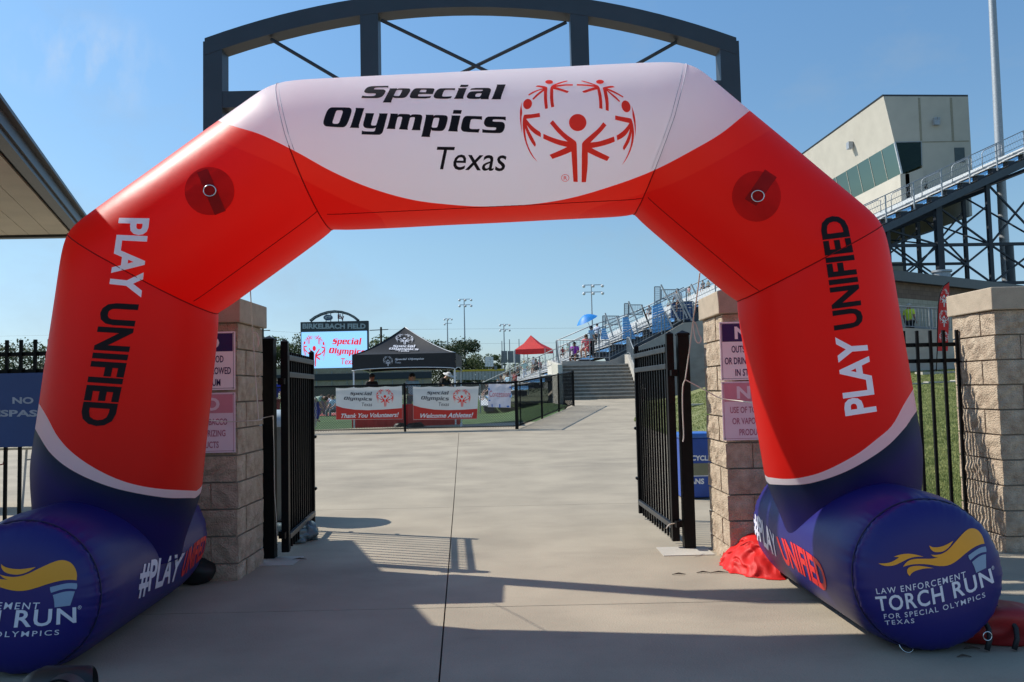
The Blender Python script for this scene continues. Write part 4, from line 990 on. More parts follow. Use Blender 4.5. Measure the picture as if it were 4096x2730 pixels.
for x0, y0, x1, y1 in ((1143, 480, 1170, 600), (1338, 370, 1375, 490), (1608, 220, 1660, 380), (1175, 482, 1290, 560), (1380, 382, 1500, 470), (1670, 245, 1810, 330)):
    P4 = [toL(atY(*c2(*p), 42.9)) for p in ((x0, y0), (x1, y0), (x1, y1), (x0, y1))]
    m_ = MB()
    for i in range(4): m_.beam(P4[i], P4[(i + 1) % 4], .045, .045)
    for t in [k / 8 for k in range(1, 8)]: m_.beam(P4[0].lerp(P4[1], t), P4[3].lerp(P4[2], t), .010, .010); m_.beam(P4[0].lerp(P4[3], t), P4[1].lerp(P4[2], t), .010, .010)
    m_.build('mesh_cage', M_rail, gs)
# steel frames under the stand
fr = MB(); zb = 6.2
def fcol(u, v, w=.22, nm='column'):
    zt = Sz(u) - .75
    if zt > zb + .4: MB().beam((u, v, zb), (u, v, zt), w, w).build(nm, M_frame, gs)
us = [13.8, 16.6, 19.3, 22.0, 24.8, 27.6, 30.6]
for v in (.4, 7.5, 15, 23):
    for i, u in enumerate(us):
        fcol(u, v, .34 if u == 24.8 and v == .4 else .2)
        if i:
            a = us[i - 1]; za, zb_ = Sz(a) - .75, Sz(u) - .75
            br = MB(); lo = zb + .3
            lv = [lo] + [z for z in (8.6, 11.2) if z < za - .8] + [za]
            for l0, l1 in zip(lv, lv[1:]):
                br = MB().beam((a, v, l0), (u, v, min(l1, zb_)), .09, .09).build('cross_brace', M_frame, gs)
                MB().beam((u, v + .02, l0), (a, v + .02, l1), .09, .09).build('cross_brace', M_frame, gs)
                MB().beam((a, v, l0), (u, v, l0), .16, .16).build('tie_beam', M_frame, gs)
    MB().beam((12.6, v, Sz(12.6) - .7), (31.5, v, Sz(31.5) - .7), .14, .3).build('rake_beam', M_frame, gs)
for u in us[1:]:
    MB().beam((u, .4, Sz(u) - 1.1), (u, 23, Sz(u) - 1.1), .12, .2).build('tie_beam', M_frame, gs)
    MB().beam((u, .4, 8.6), (u, 7.5, Sz(u) - 1.2), .08, .08).build('cross_brace', M_frame, gs)
# floodlight mast beside the stand
fm_ = thing('floodlight_mast', 'tall galvanised floodlight mast rising out of the frame at upper right', 'mast')
a, b = atY(2316, 640, 50), atY(2278, -60, 50); MB().tube([(a.x, 50, 1.5), (a.x - .1, 50, a.z + 3), (b.x, 50, b.z + 4)], [.30, .27, .19], 16).build('pole', M_galv, fm_, smooth=True)
MB().tube([(a.x + .1, 50, 1.5), (a.x + .05, 50, 9.5)], .36, 16).build('sleeve', M_truss, fm_, smooth=True)
# ---------------- press box
pb_ = thing('press_box', 'beige press box with slanted window band above the top rows of the stand', 'building', (0, 0, 0))
def pxY(px, py, Y): return atY(px, py, Y)
dirP = Vector((-.043, 1, 0)).normalized(); LB = 48
q = [pxY(*c3x(*p), 60) for p in ((762, 150), (840, 470), (890, 690), (1040, 640), (1040, 640))]
TL_, ML, WL = q[0], q[1], q[2]
TR_ = pxY(*c3x(1352, 152), 60); BR_ = pxY(*c3x(1378, 600), 60); MR = pxY(*c3x(1025, 466), 60); WR = pxY(*c3x(1030, 632), 60)
# end wall above window band, then beside it
MB().prism([TL_, TR_, Vector((BR_.x, 60, BR_.z - 2)), Vector((MR.x, 60, BR_.z - 2)), MR, ML][::-1], dirP * .25).build('end_wall', M_stucco, pb_)
bk = [TR_, Vector((BR_.x, 60, BR_.z - 4))]
MB().prism([TL_ + dirP * .25, ML + dirP * .25, ML + dirP * .25 + Vector((.25, 0, 0)), TL_ + dirP * .25 + Vector((.25, 0, 0))], dirP * LB).build('front_wall', M_stucco, pb_)
zl = lambda z: z
W0 = WL; MB().prism([WL + Vector((-.12, 0, -.02)), WL + Vector((-.12, 0, -3.6)), WL + Vector((.55, 0, -3.6)), WL + Vector((.55, 0, 0))], dirP * LB).build('parapet', M_stucco, pb_)
MB().prism([WL + Vector((.25, 0, -.05)), WR + Vector((.35, 0, -.05)), Vector((WR.x + .35, 60, WR.z - 3.4)), WL + Vector((.25, 0, -3.4))][::-1], dirP * .2).build('end_parapet', M_stucco, pb_)
MB().prism([TL_, TR_, TR_ + Vector((0, 0, .14)), TL_ + Vector((-.06, 0, .14))][::-1], dirP * (LB + .4)).build('roof_edge', M_fascia, pb_)
# windows: panes along the front, two on the end
npn = 24
for k in range(npn):
    a = dirP * (.06 + k * (LB / npn)); b = dirP * (.06 + (k + 1) * (LB / npn) - .07)
    MB().prism([ML + a, ML + b, WL + b, WL + a], (.04, 0, .0)).build('window', M_glassp, pb_)
    MB().beam(ML + b + dirP * .035, WL + b + dirP * .035, .05, .05).build('mullion', mat('pale_mullion', (.45, .43, .35), .5), pb_)
MB().prism([ML + Vector((.05, .02, 0)), MR + Vector((0, .02, 0)), WR + Vector((0, .02, 0)), WL + Vector((.05, .02, 0))][::-1], (0, .04, 0)).build('window', M_glassp, pb_)
MB().beam(ML, WL, .12, .12).build('corner_mullion', M_alu, pb_); MB().beam(MR, WR, .06, .06).build('mullion', M_rail, pb_)
MB().beam(ML, MR, .05, .06).build('window_head', M_rail, pb_)
# interior: ceiling with light panels, back wall
MB().prism([MR + Vector((0, .3, .02)), ML + Vector((.3, .3, .02)), ML + Vector((.3, 0, .02)) + dirP * LB, MR + Vector((0, 0, .02)) + dirP * LB], (0, 0, .05)).build('ceiling', mat('office_ceiling', (.45, .45, .4), .9), pb_)
MB().prism([MR + Vector((2.6, .3, .02)), MR + Vector((2.6, .3, -3.5)), MR + Vector((2.6, 0, -3.5)) + dirP * LB, MR + Vector((2.6, 0, .02)) + dirP * LB], (.1, 0, 0)).build('inner_wall', mat('office_wall', (.3, .28, .24), .9), pb_)
MB().box2((TR_.x - .2, 60.3, TL_.z - 9), (TR_.x, 60 + LB, TL_.z)).build('rear_wall', M_stucco, pb_)
# door, vertical panel joints, wall lights
vpanel(MB(), c3x(1256, 508), c3x(1332, 610), 59.97, .03).build('door', mat('teal_grey_door', (.06, .08, .08), .5), pb_)
for x0 in (1018, 1240): vpanel(MB(), c3x(x0, 160), c3x(x0 + .15, 460), 59.985, .02).build('panel_joint', mat('joint_stucco', (.30, .27, .20), .9), pb_)  # panel joints as thin strips in a darker stucco tone
vpanel(MB(), c3x(1030, 465), c3x(1360, 465.2), 59.985, .02).build('panel_joint', mat('joint_stucco', (.30, .27, .20), .9), pb_)
def wlight(p, Y=59.8):
    t = atY(*p, Y); m = MB().box((t.x, Y, t.z), (.42, .22, .42)); m.box((t.x - .12, Y - .05, t.z + .26), (.18, .2, .12)).box((t.x + .12, Y - .05, t.z + .26), (.18, .2, .12)); m.build('wall_light', M_galv, pb_)
wlight(c3x(1132, 330))
for kk, (xx, yy) in enumerate(((556, 455), (226, 670))):
    # on the slanted front wall: find depth along the wall
    for t in [i * .5 for i in range(90)]:
        p = TL_.lerp(ML, .55) + dirP * t
        if proj(p)[0] < c3x(xx, yy)[0]: break
    MB().box(p - Vector((.25, 0, 0)), (.35, .5, .55)).build('wall_light', M_galv, pb_)
p0 = None
for t in [i * .25 for i in range(90)]:
    p = WL + Vector((.25, 0, -1.6)) + dirP * t
    if proj(p)[0] < c3x(845, 770)[0]: p0 = p; break
if p0:
    wp = MB().box(p0 - Vector((.06, 0, .0)), (.04, 2.2, 1.2)).build('section_sign', M_white, pb_)
    V_, T__, _ = text2d('207', .02); pts = [p0 + Vector((-.09, -.6 + 1.2 * u, .1)) for u, v in V_]
    me_ = bpy.data.meshes.new('numerals'); me_.from_pydata([tuple(p0 + Vector((-.085, .55 - 1.1 * (u), .35 - .7 * v))) for u, v in V_], [], T__); me_.materials.append(M_ink)
    nb = bpy.data.objects.new('numerals', me_); COL.objects.link(nb); nb.parent = wp
    # text faces -x: mirror so that it reads from the field side
    for v in me_.vertices: v.co.y = 2 * p0.y - v.co.y + 0
    for v in me_.vertices: v.co.y = 2 * p0.y - v.co.y
# ---------------- block building below the stand
cb = thing('block_building', 'low block building with dark fascia under the stand frames', 'building')
A0 = atY(2024, 640, 36); dB = Vector((.815, .579, 0)); A1 = A0 - dB * 3.2; B1 = A0 + dB * 14
M_cmu = mat('tan_masonry', (0.30, 0.265, 0.19), .9)
def brick_mat(name, c1_, c2_, sc=1.0):
    m = bpy.data.materials.new(name); m.use_nodes = True; n = m.node_tree; p = n.nodes['Principled BSDF']; b = n.nodes.new('ShaderNodeTexBrick'); tc = n.nodes.new('ShaderNodeTexCoord'); sp = n.nodes.new('ShaderNodeSeparateXYZ'); cb_ = n.nodes.new('ShaderNodeCombineXYZ')
    n.links.new(tc.outputs['Object'], sp.inputs[0]); n.links.new(sp.outputs[0], cb_.inputs[0]); n.links.new(sp.outputs[2], cb_.inputs[1]); n.links.new(cb_.outputs[0], b.inputs[0])
    b.inputs['Color1'].default_value = (*c1_, 1); b.inputs['Color2'].default_value = (*c2_, 1); b.inputs['Mortar'].default_value = (*[v * .6 for v in c1_], 1)
    b.inputs['Scale'].default_value = 1; b.inputs['Brick Width'].default_value = .33; b.inputs['Row Height'].default_value = .203; b.inputs['Mortar Size'].default_value = .008
    n.links.new(b.outputs[0], p.inputs['Base Color']); p.inputs['Roughness'].default_value = .9; return m
M_bb = brick_mat('brown_block_wall', (.16, .105, .075), (.20, .135, .095)); M_tb = brick_mat('tan_block_wall', (.36, .33, .25), (.42, .38, .29))
zt_ = atY(2030, 645, 36).z; zm_ = atY(2040, 681, 36).z
nB = Vector((.579, -.815, 0))
for (z0, z1, m_, nm, o) in ((zm_, zt_, M_bb, 'upper_wall', .02), (1.0, zm_ - .002, M_tb, 'lower_wall', 0)):
    MB().prism([A1.xy.to_3d() + Vector((0, 0, z0)) + nB * o, B1.xy.to_3d() + Vector((0, 0, z0)) + nB * o, B1.xy.to_3d() + Vector((0, 0, z1)) + nB * o, A1.xy.to_3d() + Vector((0, 0, z1)) + nB * o], -nB * 3).build(nm, m_, cb)
MB().prism([A1.xy.to_3d() + Vector((0, 0, zt_)) + nB * .35, B1.xy.to_3d() + Vector((0, 0, zt_)) + nB * .35, B1.xy.to_3d() + Vector((0, 0, zt_ + .45)) + nB * .35, A1.xy.to_3d() + Vector((0, 0, zt_ + .45)) + nB * .35], Vector((-.5, 12, 0))).build('roof_fascia', M_fascia, cb)
p = atY(*c3x(1165, 1360), 42); MB().lathe((p.x, 42, 5.9), [(.42, 0), (.42, .95), (.5, .95), (.5, 1.05)], 16).build('roof_vent', M_galv, cb, smooth=True)
# stair tower of the press box behind frames
q0 = atY(*c3x(710, 1060), 57); q1 = atY(*c3x(885, 1060), 57); MB().box2((q0.x - 3, 57, 3), (q1.x, 62, 9.6)).build('stair_tower', M_stucco, cb)
# ---------------- retaining wall with railing, walker and feather flag
rt = thing('retaining_wall', 'grey concrete retaining wall at the top of the grass bank', 'wall')
a = atY(2035, 750, 33); b = atY(2205, 760, 33); dx = (b - a) / (b.x - a.x)
w0 = a + dx * (8.5 - a.x); w1 = a + dx * (30 - a.x)
MB().prism([Vector((w0.x, 33.2, .5)), Vector((w1.x, 33.2, .5)), w1 + Vector((0, .2, 0)), w0 + Vector((0, .2, 0))], (0, .3, 0)).build('wall_slab', M_concw, rt)
rrl = thing('walkway_railing', 'grey picket railing on the retaining wall behind the feather flag', 'railing')
railing('r', [w0 + Vector((0, .3, 0)), w1 + Vector((0, .3, 0))], rrl, h=.88, step=.14, down=.08)
rr2 = thing('walkway_railing', 'rear grey picket railing on the far side of the walkway', 'railing')
railing('r', [w0 + Vector((0, 2.6, .15)), w1 + Vector((0, 2.6, .25))], rr2, h=.95, step=.16, down=.08)
dk = MB().prism([w0 + Vector((0, .5, -.25)), w1 + Vector((0, .5, -.25)), w1 + Vector((0, 3.2, -.2)), w0 + Vector((0, 3.2, -.2))], (0, 0, .1)); dk.build('walkway_deck', M_concw, rt)
ff = thing('feather_flag', 'red feather flag with white emblems standing on the grass bank', 'flag')
YF = 31.5
fp = [(2181, 649), (2181.5, 690), (2180, 750), (2178, 807), (2155, 807), (2155.5, 750), (2157, 700), (2160, 680), (2166, 664), (2173, 654)]
cloth = vpoly(MB(), fp, YF, .012).build('flag_cloth', M_red, ff)
zb_f = atY(2150, 856, YF).z
MB().tube([(atY(2151, 850, YF).x, YF, zb_f), atY(2153.5, 807, YF), atY(2154.5, 740, YF), atY(2156, 700, YF), atY(2160, 676, YF), atY(2168, 658, YF), atY(2181, 648, YF)], .018, 6).build('pole', M_black, ff, smooth='all')
fb_ = bvh_of([cloth])
for y0, y1 in ((664, 706), (713, 752), (763, 790)):
    decal('emblem', *T_(nLG, rect(2158 * K, y0 * K, 2179.5 * K, y1 * K)), fb_, M_white, ff, off=.02)
bx = atY(2150, 852, YF); m_ = MB()
for a_ in (.3, 1.5, 2.6, 4.1): m_.tube([(bx.x, YF, zb_f + .1), (bx.x + .5 * math.cos(a_), YF + .4 * math.sin(a_), zb_f - .02)], .018, 6)
m_.build('cross_base', M_black, ff); MB().box((bx.x, YF, lz(bx.x, YF) + .02), (1.3, .6, .12)).build('base_slab', M_concw, ff)

# ---------------- far things: trees, scoreboard, poles, walls
M_leaf = [mat('tree_leaves_%s' % n, c, .7, col2=d, scale=.6, transl=.2, detail=8) for n, c, d in (('olive', (.035, .055, .015), (.08, .11, .03)), ('dark', (.022, .038, .012), (.05, .075, .022)), ('fresh', (.05, .08, .02), (.10, .14, .04)))]
M_bark = mat('bark', (.07, .05, .035), .9)
def tree(x, y, h, w, kind, label):
    rng = random.Random(int(x * 7 + y)); t = thing('tree', label, 'tree', (x, y, 0), 0, 'trees on the skyline')
    tk = MB(); tk.tube([(0, 0, -.4), (0, 0, h * .3), (.1 * w * rng.uniform(-1, 1), 0, h * .62)], [h * .03, h * .024, h * .012], 7)
    for k in range(5):
        a = rng.uniform(0, 6.28); tk.tube([(0, 0, h * .28), (math.cos(a) * w * .25, math.sin(a) * w * .25, h * .55), (math.cos(a) * w * .36, math.sin(a) * w * .36, h * .72)], [h * .014, h * .009, h * .004], 5)
    tk.build('trunk', M_bark, t)
    m = MB(); cl_ = []
    for k in range(26):
        a = rng.uniform(0, 6.28); rr = w * .5 * math.sqrt(rng.random()) * .8; z = h * rng.uniform(.22, .9); s_ = 1 - abs(z / h - .5) * .7
        cl_.append((rr * math.cos(a) * s_, rr * math.sin(a) * s_, z, w * rng.uniform(.10, .19)))
    for (cx, cy, cz, r) in cl_:
        for j in range(190):
            d = Vector((rng.gauss(0, 1), rng.gauss(0, 1), rng.gauss(0, 1))).normalized() * r * rng.uniform(.55, 1.1); d.z *= .75
            c = Vector((cx, cy, cz)) + d; s_ = rng.uniform(.10, .26) * (h / 11); u = Vector((rng.gauss(0, 1), rng.gauss(0, 1), rng.gauss(0, 1))).normalized(); v = u.cross(Vector((rng.gauss(0, 1), rng.gauss(0, 1), 1))).normalized()
            o = len(m.v); m.v += [tuple(c - u * s_), tuple(c + v * s_ * .7), tuple(c + u * s_), tuple(c - v * s_ * .7)]; m.f.append((o, o + 1, o + 2, o + 3))
    m.build('crown', M_leaf[kind], t); return t
tl_list = [(-70, 798, 120, 0, 'olive tree at the far left edge behind the fence'), (20, 802, 110, 1, 'dark tree behind the picket tops at the left edge'), (95, 800, 110, 0, 'rounded tree behind the blue sign, next to the arch'),
 (170, 806, 130, 1, 'dark tree hidden mostly behind the left arch leg'), (300, 800, 150, 0, 'broad tree hidden behind the left arch leg'), (430, 802, 120, 1, 'dark tree between arch leg and left pillar'),
 (560, 800, 110, 0, 'olive tree behind the left pillar'), (612, 786, 70, 2, 'fresh green tree seen between left pillar and gate post'), (668, 778, 80, 0, 'green tree top peeping over the left gate leaf'), (725, 800, 80, 1, 'dark tree behind the score screen'),
 (800, 806, 100, 0, 'olive tree behind the score screen, right part'), (872, 776, 70, 2, 'fresh green tree left of the black canopy peak'), (965, 776, 80, 0, 'olive tree right of the black canopy peak'), (1025, 785, 84, 1, 'tall dark tree left of the tallest thin lamp mast'),
 (1066, 793, 80, 1, 'dark tree right behind the tallest thin lamp mast'), (1100, 822, 60, 0, 'low tree right of the dark trees'), (1140, 820, 40, 2, 'small fresh tree beside the white lattice board'), (1200, 836, 70, 0, 'low tree behind the grey board back'), (1270, 838, 90, 1, 'dark low tree behind the stair block')]
for i, (px, py, wpx, kd, lab) in enumerate(tl_list):
    Y = 168 + (i * 37 % 5) * 5; p = atY(px, py, Y); tree(p.x, Y, p.z * 1.10, wpx / 1900 * Y * 1.75, kd, lab)
# scoreboard
sc = thing('scoreboard', 'stadium score screen with arched crown sign reading Birkelbach Field', 'scoreboard')
YS = 140
M_scr = mat('screen_light', (.30, .60, 1.0), .4, var=.01, emit=.92, scale=.2); M_scrred = mat('screen_red', (.80, .015, .03), .4, var=.01, emit=.75)
M_sb = mat('score_black', (.02, .023, .028), .5)
b1_ = vpanel(MB(), c1(473, 490), c1(1107, 948), YS, 1.2).build('cabinet', M_sb, sc)
hd = vpanel(MB(), c1(472, 492), c1(1110, 570), YS - .25, .25).build('header', mat('score_header', (.035, .045, .05), .5), sc)
sn = vpanel(MB(), c1(481, 571), c1(1098, 940), YS - .15, .1).build('screen', M_scr, sc)
sbv = bvh_of([hd, sn])
M_sil = mat('silver_letters', (.36, .42, .43), .5)
dtext('lettering', 'BIRKELBACH FIELD', rect(*[v * K for v in (*c1(492, 503), *c1(1083, 553))]), sbv, M_sil, sc, bold=.045, off=.05)
so_mark(sc, sbv, M_scrred, M_scrred, (*c1(770, 638), *c1(1045, 715)), (*c1(738, 730), *c1(1082, 808)), (*c1(852, 828), *c1(1000, 886)), (*c1(497, 615), *c1(706, 905)), off=.03)
xc, R_ = c1(786, 0)[0], None
arcp = [c1(*p) for p in ((553, 470), (600, 435), (660, 405), (725, 385), (790, 378), (860, 384), (920, 402), (975, 430), (1022, 468))]
ins = [c1(*p) for p in ((570, 488), (610, 455), (665, 428), (728, 408), (790, 401), (857, 407), (915, 424), (967, 452), (1010, 488))]
cr_ = vpoly(MB(), arcp + ins[::-1], YS, .5).build('arched_crown', M_sb, sc)
cbv = bvh_of([cr_])
V_, T__, _ = text2d('GEORGETOWN INDEPENDENT SCHOOL DISTRICT', .01)
def arcf(u, v):
    t = u * .94 + .03; f = t * 8; i = min(7, int(f)); f -= i; w = .2 + .6 * v
    a = [arcp[i][k] * (1 - f) + arcp[i + 1][k] * f for k in (0, 1)]; b = [ins[i][k] * (1 - f) + ins[i + 1][k] * f for k in (0, 1)]
    return ((a[0] * (1 - w) + b[0] * w) * K, (a[1] * (1 - w) + b[1] * w) * K)
decal('lettering', [arcf(u, v) for u, v in V_], T__, cbv, M_sil, sc, off=.05)
for a, b in (((575, 470), (575, 495)), ((1016, 470), (1016, 495)), ((712, 408), (712, 495)), ((756, 404), (756, 495)), ((828, 404), (828, 495)), ((868, 408), (868, 495))):
    MB().beam(atY(*c1(*a), YS + .2), atY(*c1(*b), YS + .2), .18 if a[0] in (575, 1016) else .08, .12).build('support', M_sb, sc)
ov = vpoly(MB(), [tuple(p) for p in ellp(*c1(730, 447), 10.8, 7.0)], YS, .15).build('badge', M_sil, sc)
ov2 = vpoly(MB(), [tuple(p) for p in ellp(*c1(730, 447), 9.6, 6.0)], YS - .06, .05).build('badge_field', mat('badge_navy', (.03, .07, .16), .5), sc)
ob_ = bvh_of([ov2]); dtext('lettering', 'G', rect(*[v * K for v in (*c1(700, 430), *c1(762, 466))]), ob_, M_sil, sc, bold=.07, off=.05)
def block_letter(body, box, m1, m2, Y, parent):
    V, T, _ = text2d(body, .06); f = rect(*box)
    for off, mm, g_ in ((.0, m1, 1.0),):
        pts = [atY(*[q for q in f(u, v)], Y) for u, v in V]
        me = bpy.data.meshes.new('lettering'); n = len(pts); me.from_pydata([tuple(p) for p in pts] + [tuple(p + Vector((0, .12, 0))) for p in pts], [], [t for t in T] + [tuple(i + n for i in t[::-1]) for t in T]); me.materials.append(mm)
        o = bpy.data.objects.new('lettering', me); COL.objects.link(o); o.parent = parent
M_mar = mat('maroon_letter', (.16, .05, .06), .5)
block_letter('E', (*c1(820, 418), *c1(852, 458)), M_mar, None, YS, sc); block_letter('V', (*c1(846, 434), *c1(880, 474)), M_mar, None, YS - .1, sc)
for x in (560, 1010): vpanel(MB(), c1(x, 948), c1(x + 22, 1080), YS + .3, .5).build('leg', M_sb, sc)
# field back wall + fences
bw_ = thing('field_wall', 'long tan block wall behind the field under the score screen', 'wall')
M_fw = brick_mat('tan_field_wall', (.34, .27, .19), (.40, .325, .235)); 
vpanel(MB(), c1(-900, 955), c1(1700, 1110), 112, .4).build('wall_slab', M_fw, bw_)
for x in range(-800, 1700, 142): vpanel(MB(), c1(x, 950), c1(x + 7, 1110), 111.9, .5).build('fence_post', M_rail, bw_)
vpanel(MB(), c1(-900, 1010), c1(1700, 1014), 111.8, .1).build('coping_rail', M_frame, bw_)
wf = thing('panel_fence', 'pale grey panel fence with yellow top beyond the field', 'fence')
for k in range(16):
    x = 1900 + k * 30; vpanel(MB(), c1(x, 945), c1(x + 28, 1030), 150, .15).build('fence_panel', mat('pale_fence_panel', (.42, .43, .42), .8), wf)
vpanel(MB(), c1(1900, 938), c1(2380, 944), 149.9, .3).build('yellow_cap', mat('yellow_cap', (.6, .42, .03), .6), wf)
for k in range(9): vpanel(MB(), c1(1900 + k * 58, 940), c1(1903 + k * 58, 1060), 149.6, .2).build('fence_post', M_rail, wf)
dkf = thing('bench_wall', 'dark low wall and dugout line across the far field', 'wall')
vpanel(MB(), c1(590, 1095), c1(2300, 1150), 95, .4).build('wall_slab', mat('dark_field_wall', (.10, .09, .07), .9), dkf)
def lamp(px, ptop, pbot, Y, hw, n, label):
    t = thing('lamp_mast', label, 'lamp mast', (0, 0, 0), 0, 'thin stadium lamp masts'); a, b = atY(px, ptop, Y), atY(px, pbot, Y)
    MB().tube([(b.x, Y, 0), (b.x, Y, a.z)], [.24 * Y / 190, .10 * Y / 190], 8).build('pole', M_galv, t)
    MB().beam((a.x - hw, Y, a.z - .1), (a.x + hw, Y, a.z - .1), .12, .12).build('crossarm', M_galv, t); MB().beam((a.x - hw, Y, a.z - 1.4), (a.x + hw, Y, a.z - 1.4), .12, .12).build('crossarm', M_galv, t)
    for k in range(n):
        x = a.x - hw + 2 * hw * (k % 3) / 2; z = a.z - .35 - (k // 3) * 1.35
        M = Matrix.Rotation(R(25), 3, 'X'); MB().ell((x, Y - .2, z), (.30, .26, .28), 10, 6, M).build('floodlight', M_white, t, smooth='all')
lamp(1069.3, 687, 850, 190, 1.35, 6, 'tallest thin lamp mast, above the right end of the black canopy'); lamp(1029.8, 732, 850, 230, 1.0, 4, 'shorter thin lamp mast just left of the tallest one')
lamp(1159.8, 745, 850, 210, 1.2, 6, 'thin lamp mast left of the red canopy'); lamp(1362.5, 654, 800, 150, 1.7, 6, 'thin lamp mast above the blue umbrella')
def upole(px, pt, Y, label):
    t = thing('utility_pole', label, 'utility pole', (0, 0, 0), 0, 'wooden utility poles'); a = atY(px, pt, Y)
    MB().tube([(a.x, Y, 0), (a.x, Y, a.z)], [.28, .2], 8).build('pole', M_bark, t); MB().beam((a.x - 2.2, Y, a.z - .6), (a.x + 1.4, Y, a.z - .5), .12, .15).build('crossarm', M_bark, t); return a
ua = upole(604, 754, 160, 'wooden utility pole behind the left gate post'); ub = upole(875.5, 752, 160, 'wooden utility pole left of the black canopy peak')
for dz in (-.5, -3.4):
    w = MB(); w.tube([(ua.x - 60, 160, ua.z + dz), (ua.x, 160, ua.z + dz), ((ua.x + ub.x) / 2, 160, ua.z + dz - 1.0), (ub.x, 160, ub.z + dz), (ub.x + 60, 165, ub.z + dz - .5)], .013, 4)
    tag(w.build('power_line', M_frame), 'thin power line strung between the wooden poles, %s one' % ('upper' if dz > -1 else 'lower'), 'cable')
lb = thing('lattice_board', 'white gridded board on posts beyond the far fence', 'board')
for i in range(3):
    for j in range(4): vpanel(MB(), c2(91 + i * 25, 848 + j * 22), c2(114 + i * 25, 868 + j * 22), 160, .15).build('board_panel', M_white, lb)
for x in (93, 122, 150): vpanel(MB(), c2(x, 850), c2(x + 3, 1050), 160.2, .2).build('post', M_rail, lb)
gb = thing('rear_scoreboard', 'grey steel back of a smaller scoreboard left of the red canopy', 'board')
for i in range(3): vpanel(MB(), c2(236 + i * 58, 795), c2(290 + i * 58, 900), 120, .3).build('back_panel', mat('grey_board_back', (.18, .2, .2), .6), gb)
for x in (234, 292, 350, 408): vpanel(MB(), c2(x, 790), c2(x + 6, 960), 119.7, .3).build('post', M_rail, gb)
vpanel(MB(), c2(172, 928), c2(198, 962), 140, .3).build('small_panel', mat('grey_board_back', (.18, .2, .2), .6), gb)
for i, (x, y) in enumerate(((240, 705), (308, 690), (393, 688), (467, 690))):
    a = atY(*c2(x, y), 175); tag(MB().tube([(a.x, 175, 0), (a.x, 175, a.z)], .09, 6).build('thin_pole', M_galv), 'slender bare pole on the skyline beyond the lower stand, %s of the four' % ('leftmost', 'second', 'third', 'rightmost')[i], 'pole', 'slender bare poles')
# ---------------- chain link fence, banners
cf = thing('chain_link_fence', 'black chain link fence in front of the field, carrying the banners', 'fence')
HF = 1.36; fA = Vector((-16.5, 24.2, 0)); fB = Vector((atY(1186, 900, 24.2).x, 24.2, 0)); fC = Vector((atY(1317, 900, 33.2).x, 33.2, 0))
def zf(p): return pz(p.y)
def crun(a, b, n):
    up = Vector((0, 0, 1)); A, B = a + up * zf(a), b + up * zf(b)
    MB().tube([A + up * HF, B + up * HF], .024, 8).build('top_rail', M_black, cf, smooth='all'); MB().tube([A + up * .09, B + up * .09], .014, 6).build('bottom_rail', M_black, cf, smooth='all')
    L_ = (B - A).length; w = MB(); k = 0; x = -HF
    d = (B - A) / L_
    while x < L_:
        for s in (1, -1):
            x0, x1 = x, x + HF; z0, z1 = (.05, HF) if s > 0 else (HF, .05)
            if x0 < 0: z0 += (z1 - z0) * (-x0 / HF); x0 = 0
            if x1 > L_: z1 -= (z1 - z0) * (x1 - L_) / (x1 - x0); x1 = L_
            w.tube([A + d * x0 + up * z0, A + d * x1 + up * z1], .0042, 3, close=False)
        x += .075
    tag(w.build('chain_mesh', M_black, cf), kind='stuff')
    for t in n: p = A.lerp(B, t); MB().tube([p - up * .1, p + up * (HF + .05)], .034 if 0 < t < 1 else .05, 10).build('fence_post', M_black, cf, smooth=True)
crun(fA, fB, [0, .2, .4, .6, .8035, 1]); crun(fB, fC, [.37, .68, 1])
stn = thing('sign_stand', 'thin black stand on a flat round base at the fence corner', 'stand'); p = onZ(1197, 984, .2)
MB().tube([(p.x, p.y, .2), (p.x, p.y, 1.62)], .018, 8).build('pole', M_black, stn); MB().lathe((p.x, p.y, .2), [(.36, 0), (.36, .02), (.05, .04)], 20).build('base', M_galv, stn)
M_ban = mat('vinyl_banner', (.72, .72, .70), .45, var=.04, scale=3, transl=.25); M_banred = mat('banner_red', (.62, .03, .02), .5, var=.04, transl=.2); M_grey = mat('banner_grey_ink', (.10, .10, .11), .5); M_bw = mat('banner_white_ink', (.80, .78, .76), .5, var=.02)
def banner(TL, TR, BR, BL, label, words, text, tb, red, tilt):
    t = thing('banner', label, 'banner', (0, 0, 0), 0, 'event banners on the chain link fence'); YB = 24.12
    q = quadmap(TL, TR, BL, BR); nx, ny = 24, 12; vs = []
    for j in range(ny + 1):
        for i in range(nx + 1):
            u, v = i / nx, j / ny; sag = .006 * math.sin(u * 9 + v * 3) + .01 * math.sin(u * 3.1 + v * 5 + tilt)
            p = atY(*c1(*q(u, v)), YB + sag); 
            if j == 0: p.z -= .02 * abs(math.sin(u * math.pi * 4))
            vs.append(p)
    b = MB().add(vs, [(j * (nx + 1) + i, j * (nx + 1) + i + 1, (j + 1) * (nx + 1) + i + 1, (j + 1) * (nx + 1) + i) for j in range(ny) for i in range(nx)]).build('banner_sheet', M_ban, t, smooth='all')
    bb = bvh_of([b]); K1 = lambda x, y: tuple(v * K for v in c1(x, y))
    V, T = tri_polys([([K1(*p) for p in red], [])]); decal('red_field', V, T, bb, M_banred, t, off=.003, L=8)
    so_mark(t, bb, M_grey, M_lred, *[(*c1(a[0], a[1]), *c1(a[2], a[3])) for a in words], off=.006, L=30)
    dtext('lettering', text, quadmap(*[K1(*p) for p in tb]), bb, M_bw, t, bold=.022, shear=.2, off=.008, L=30)
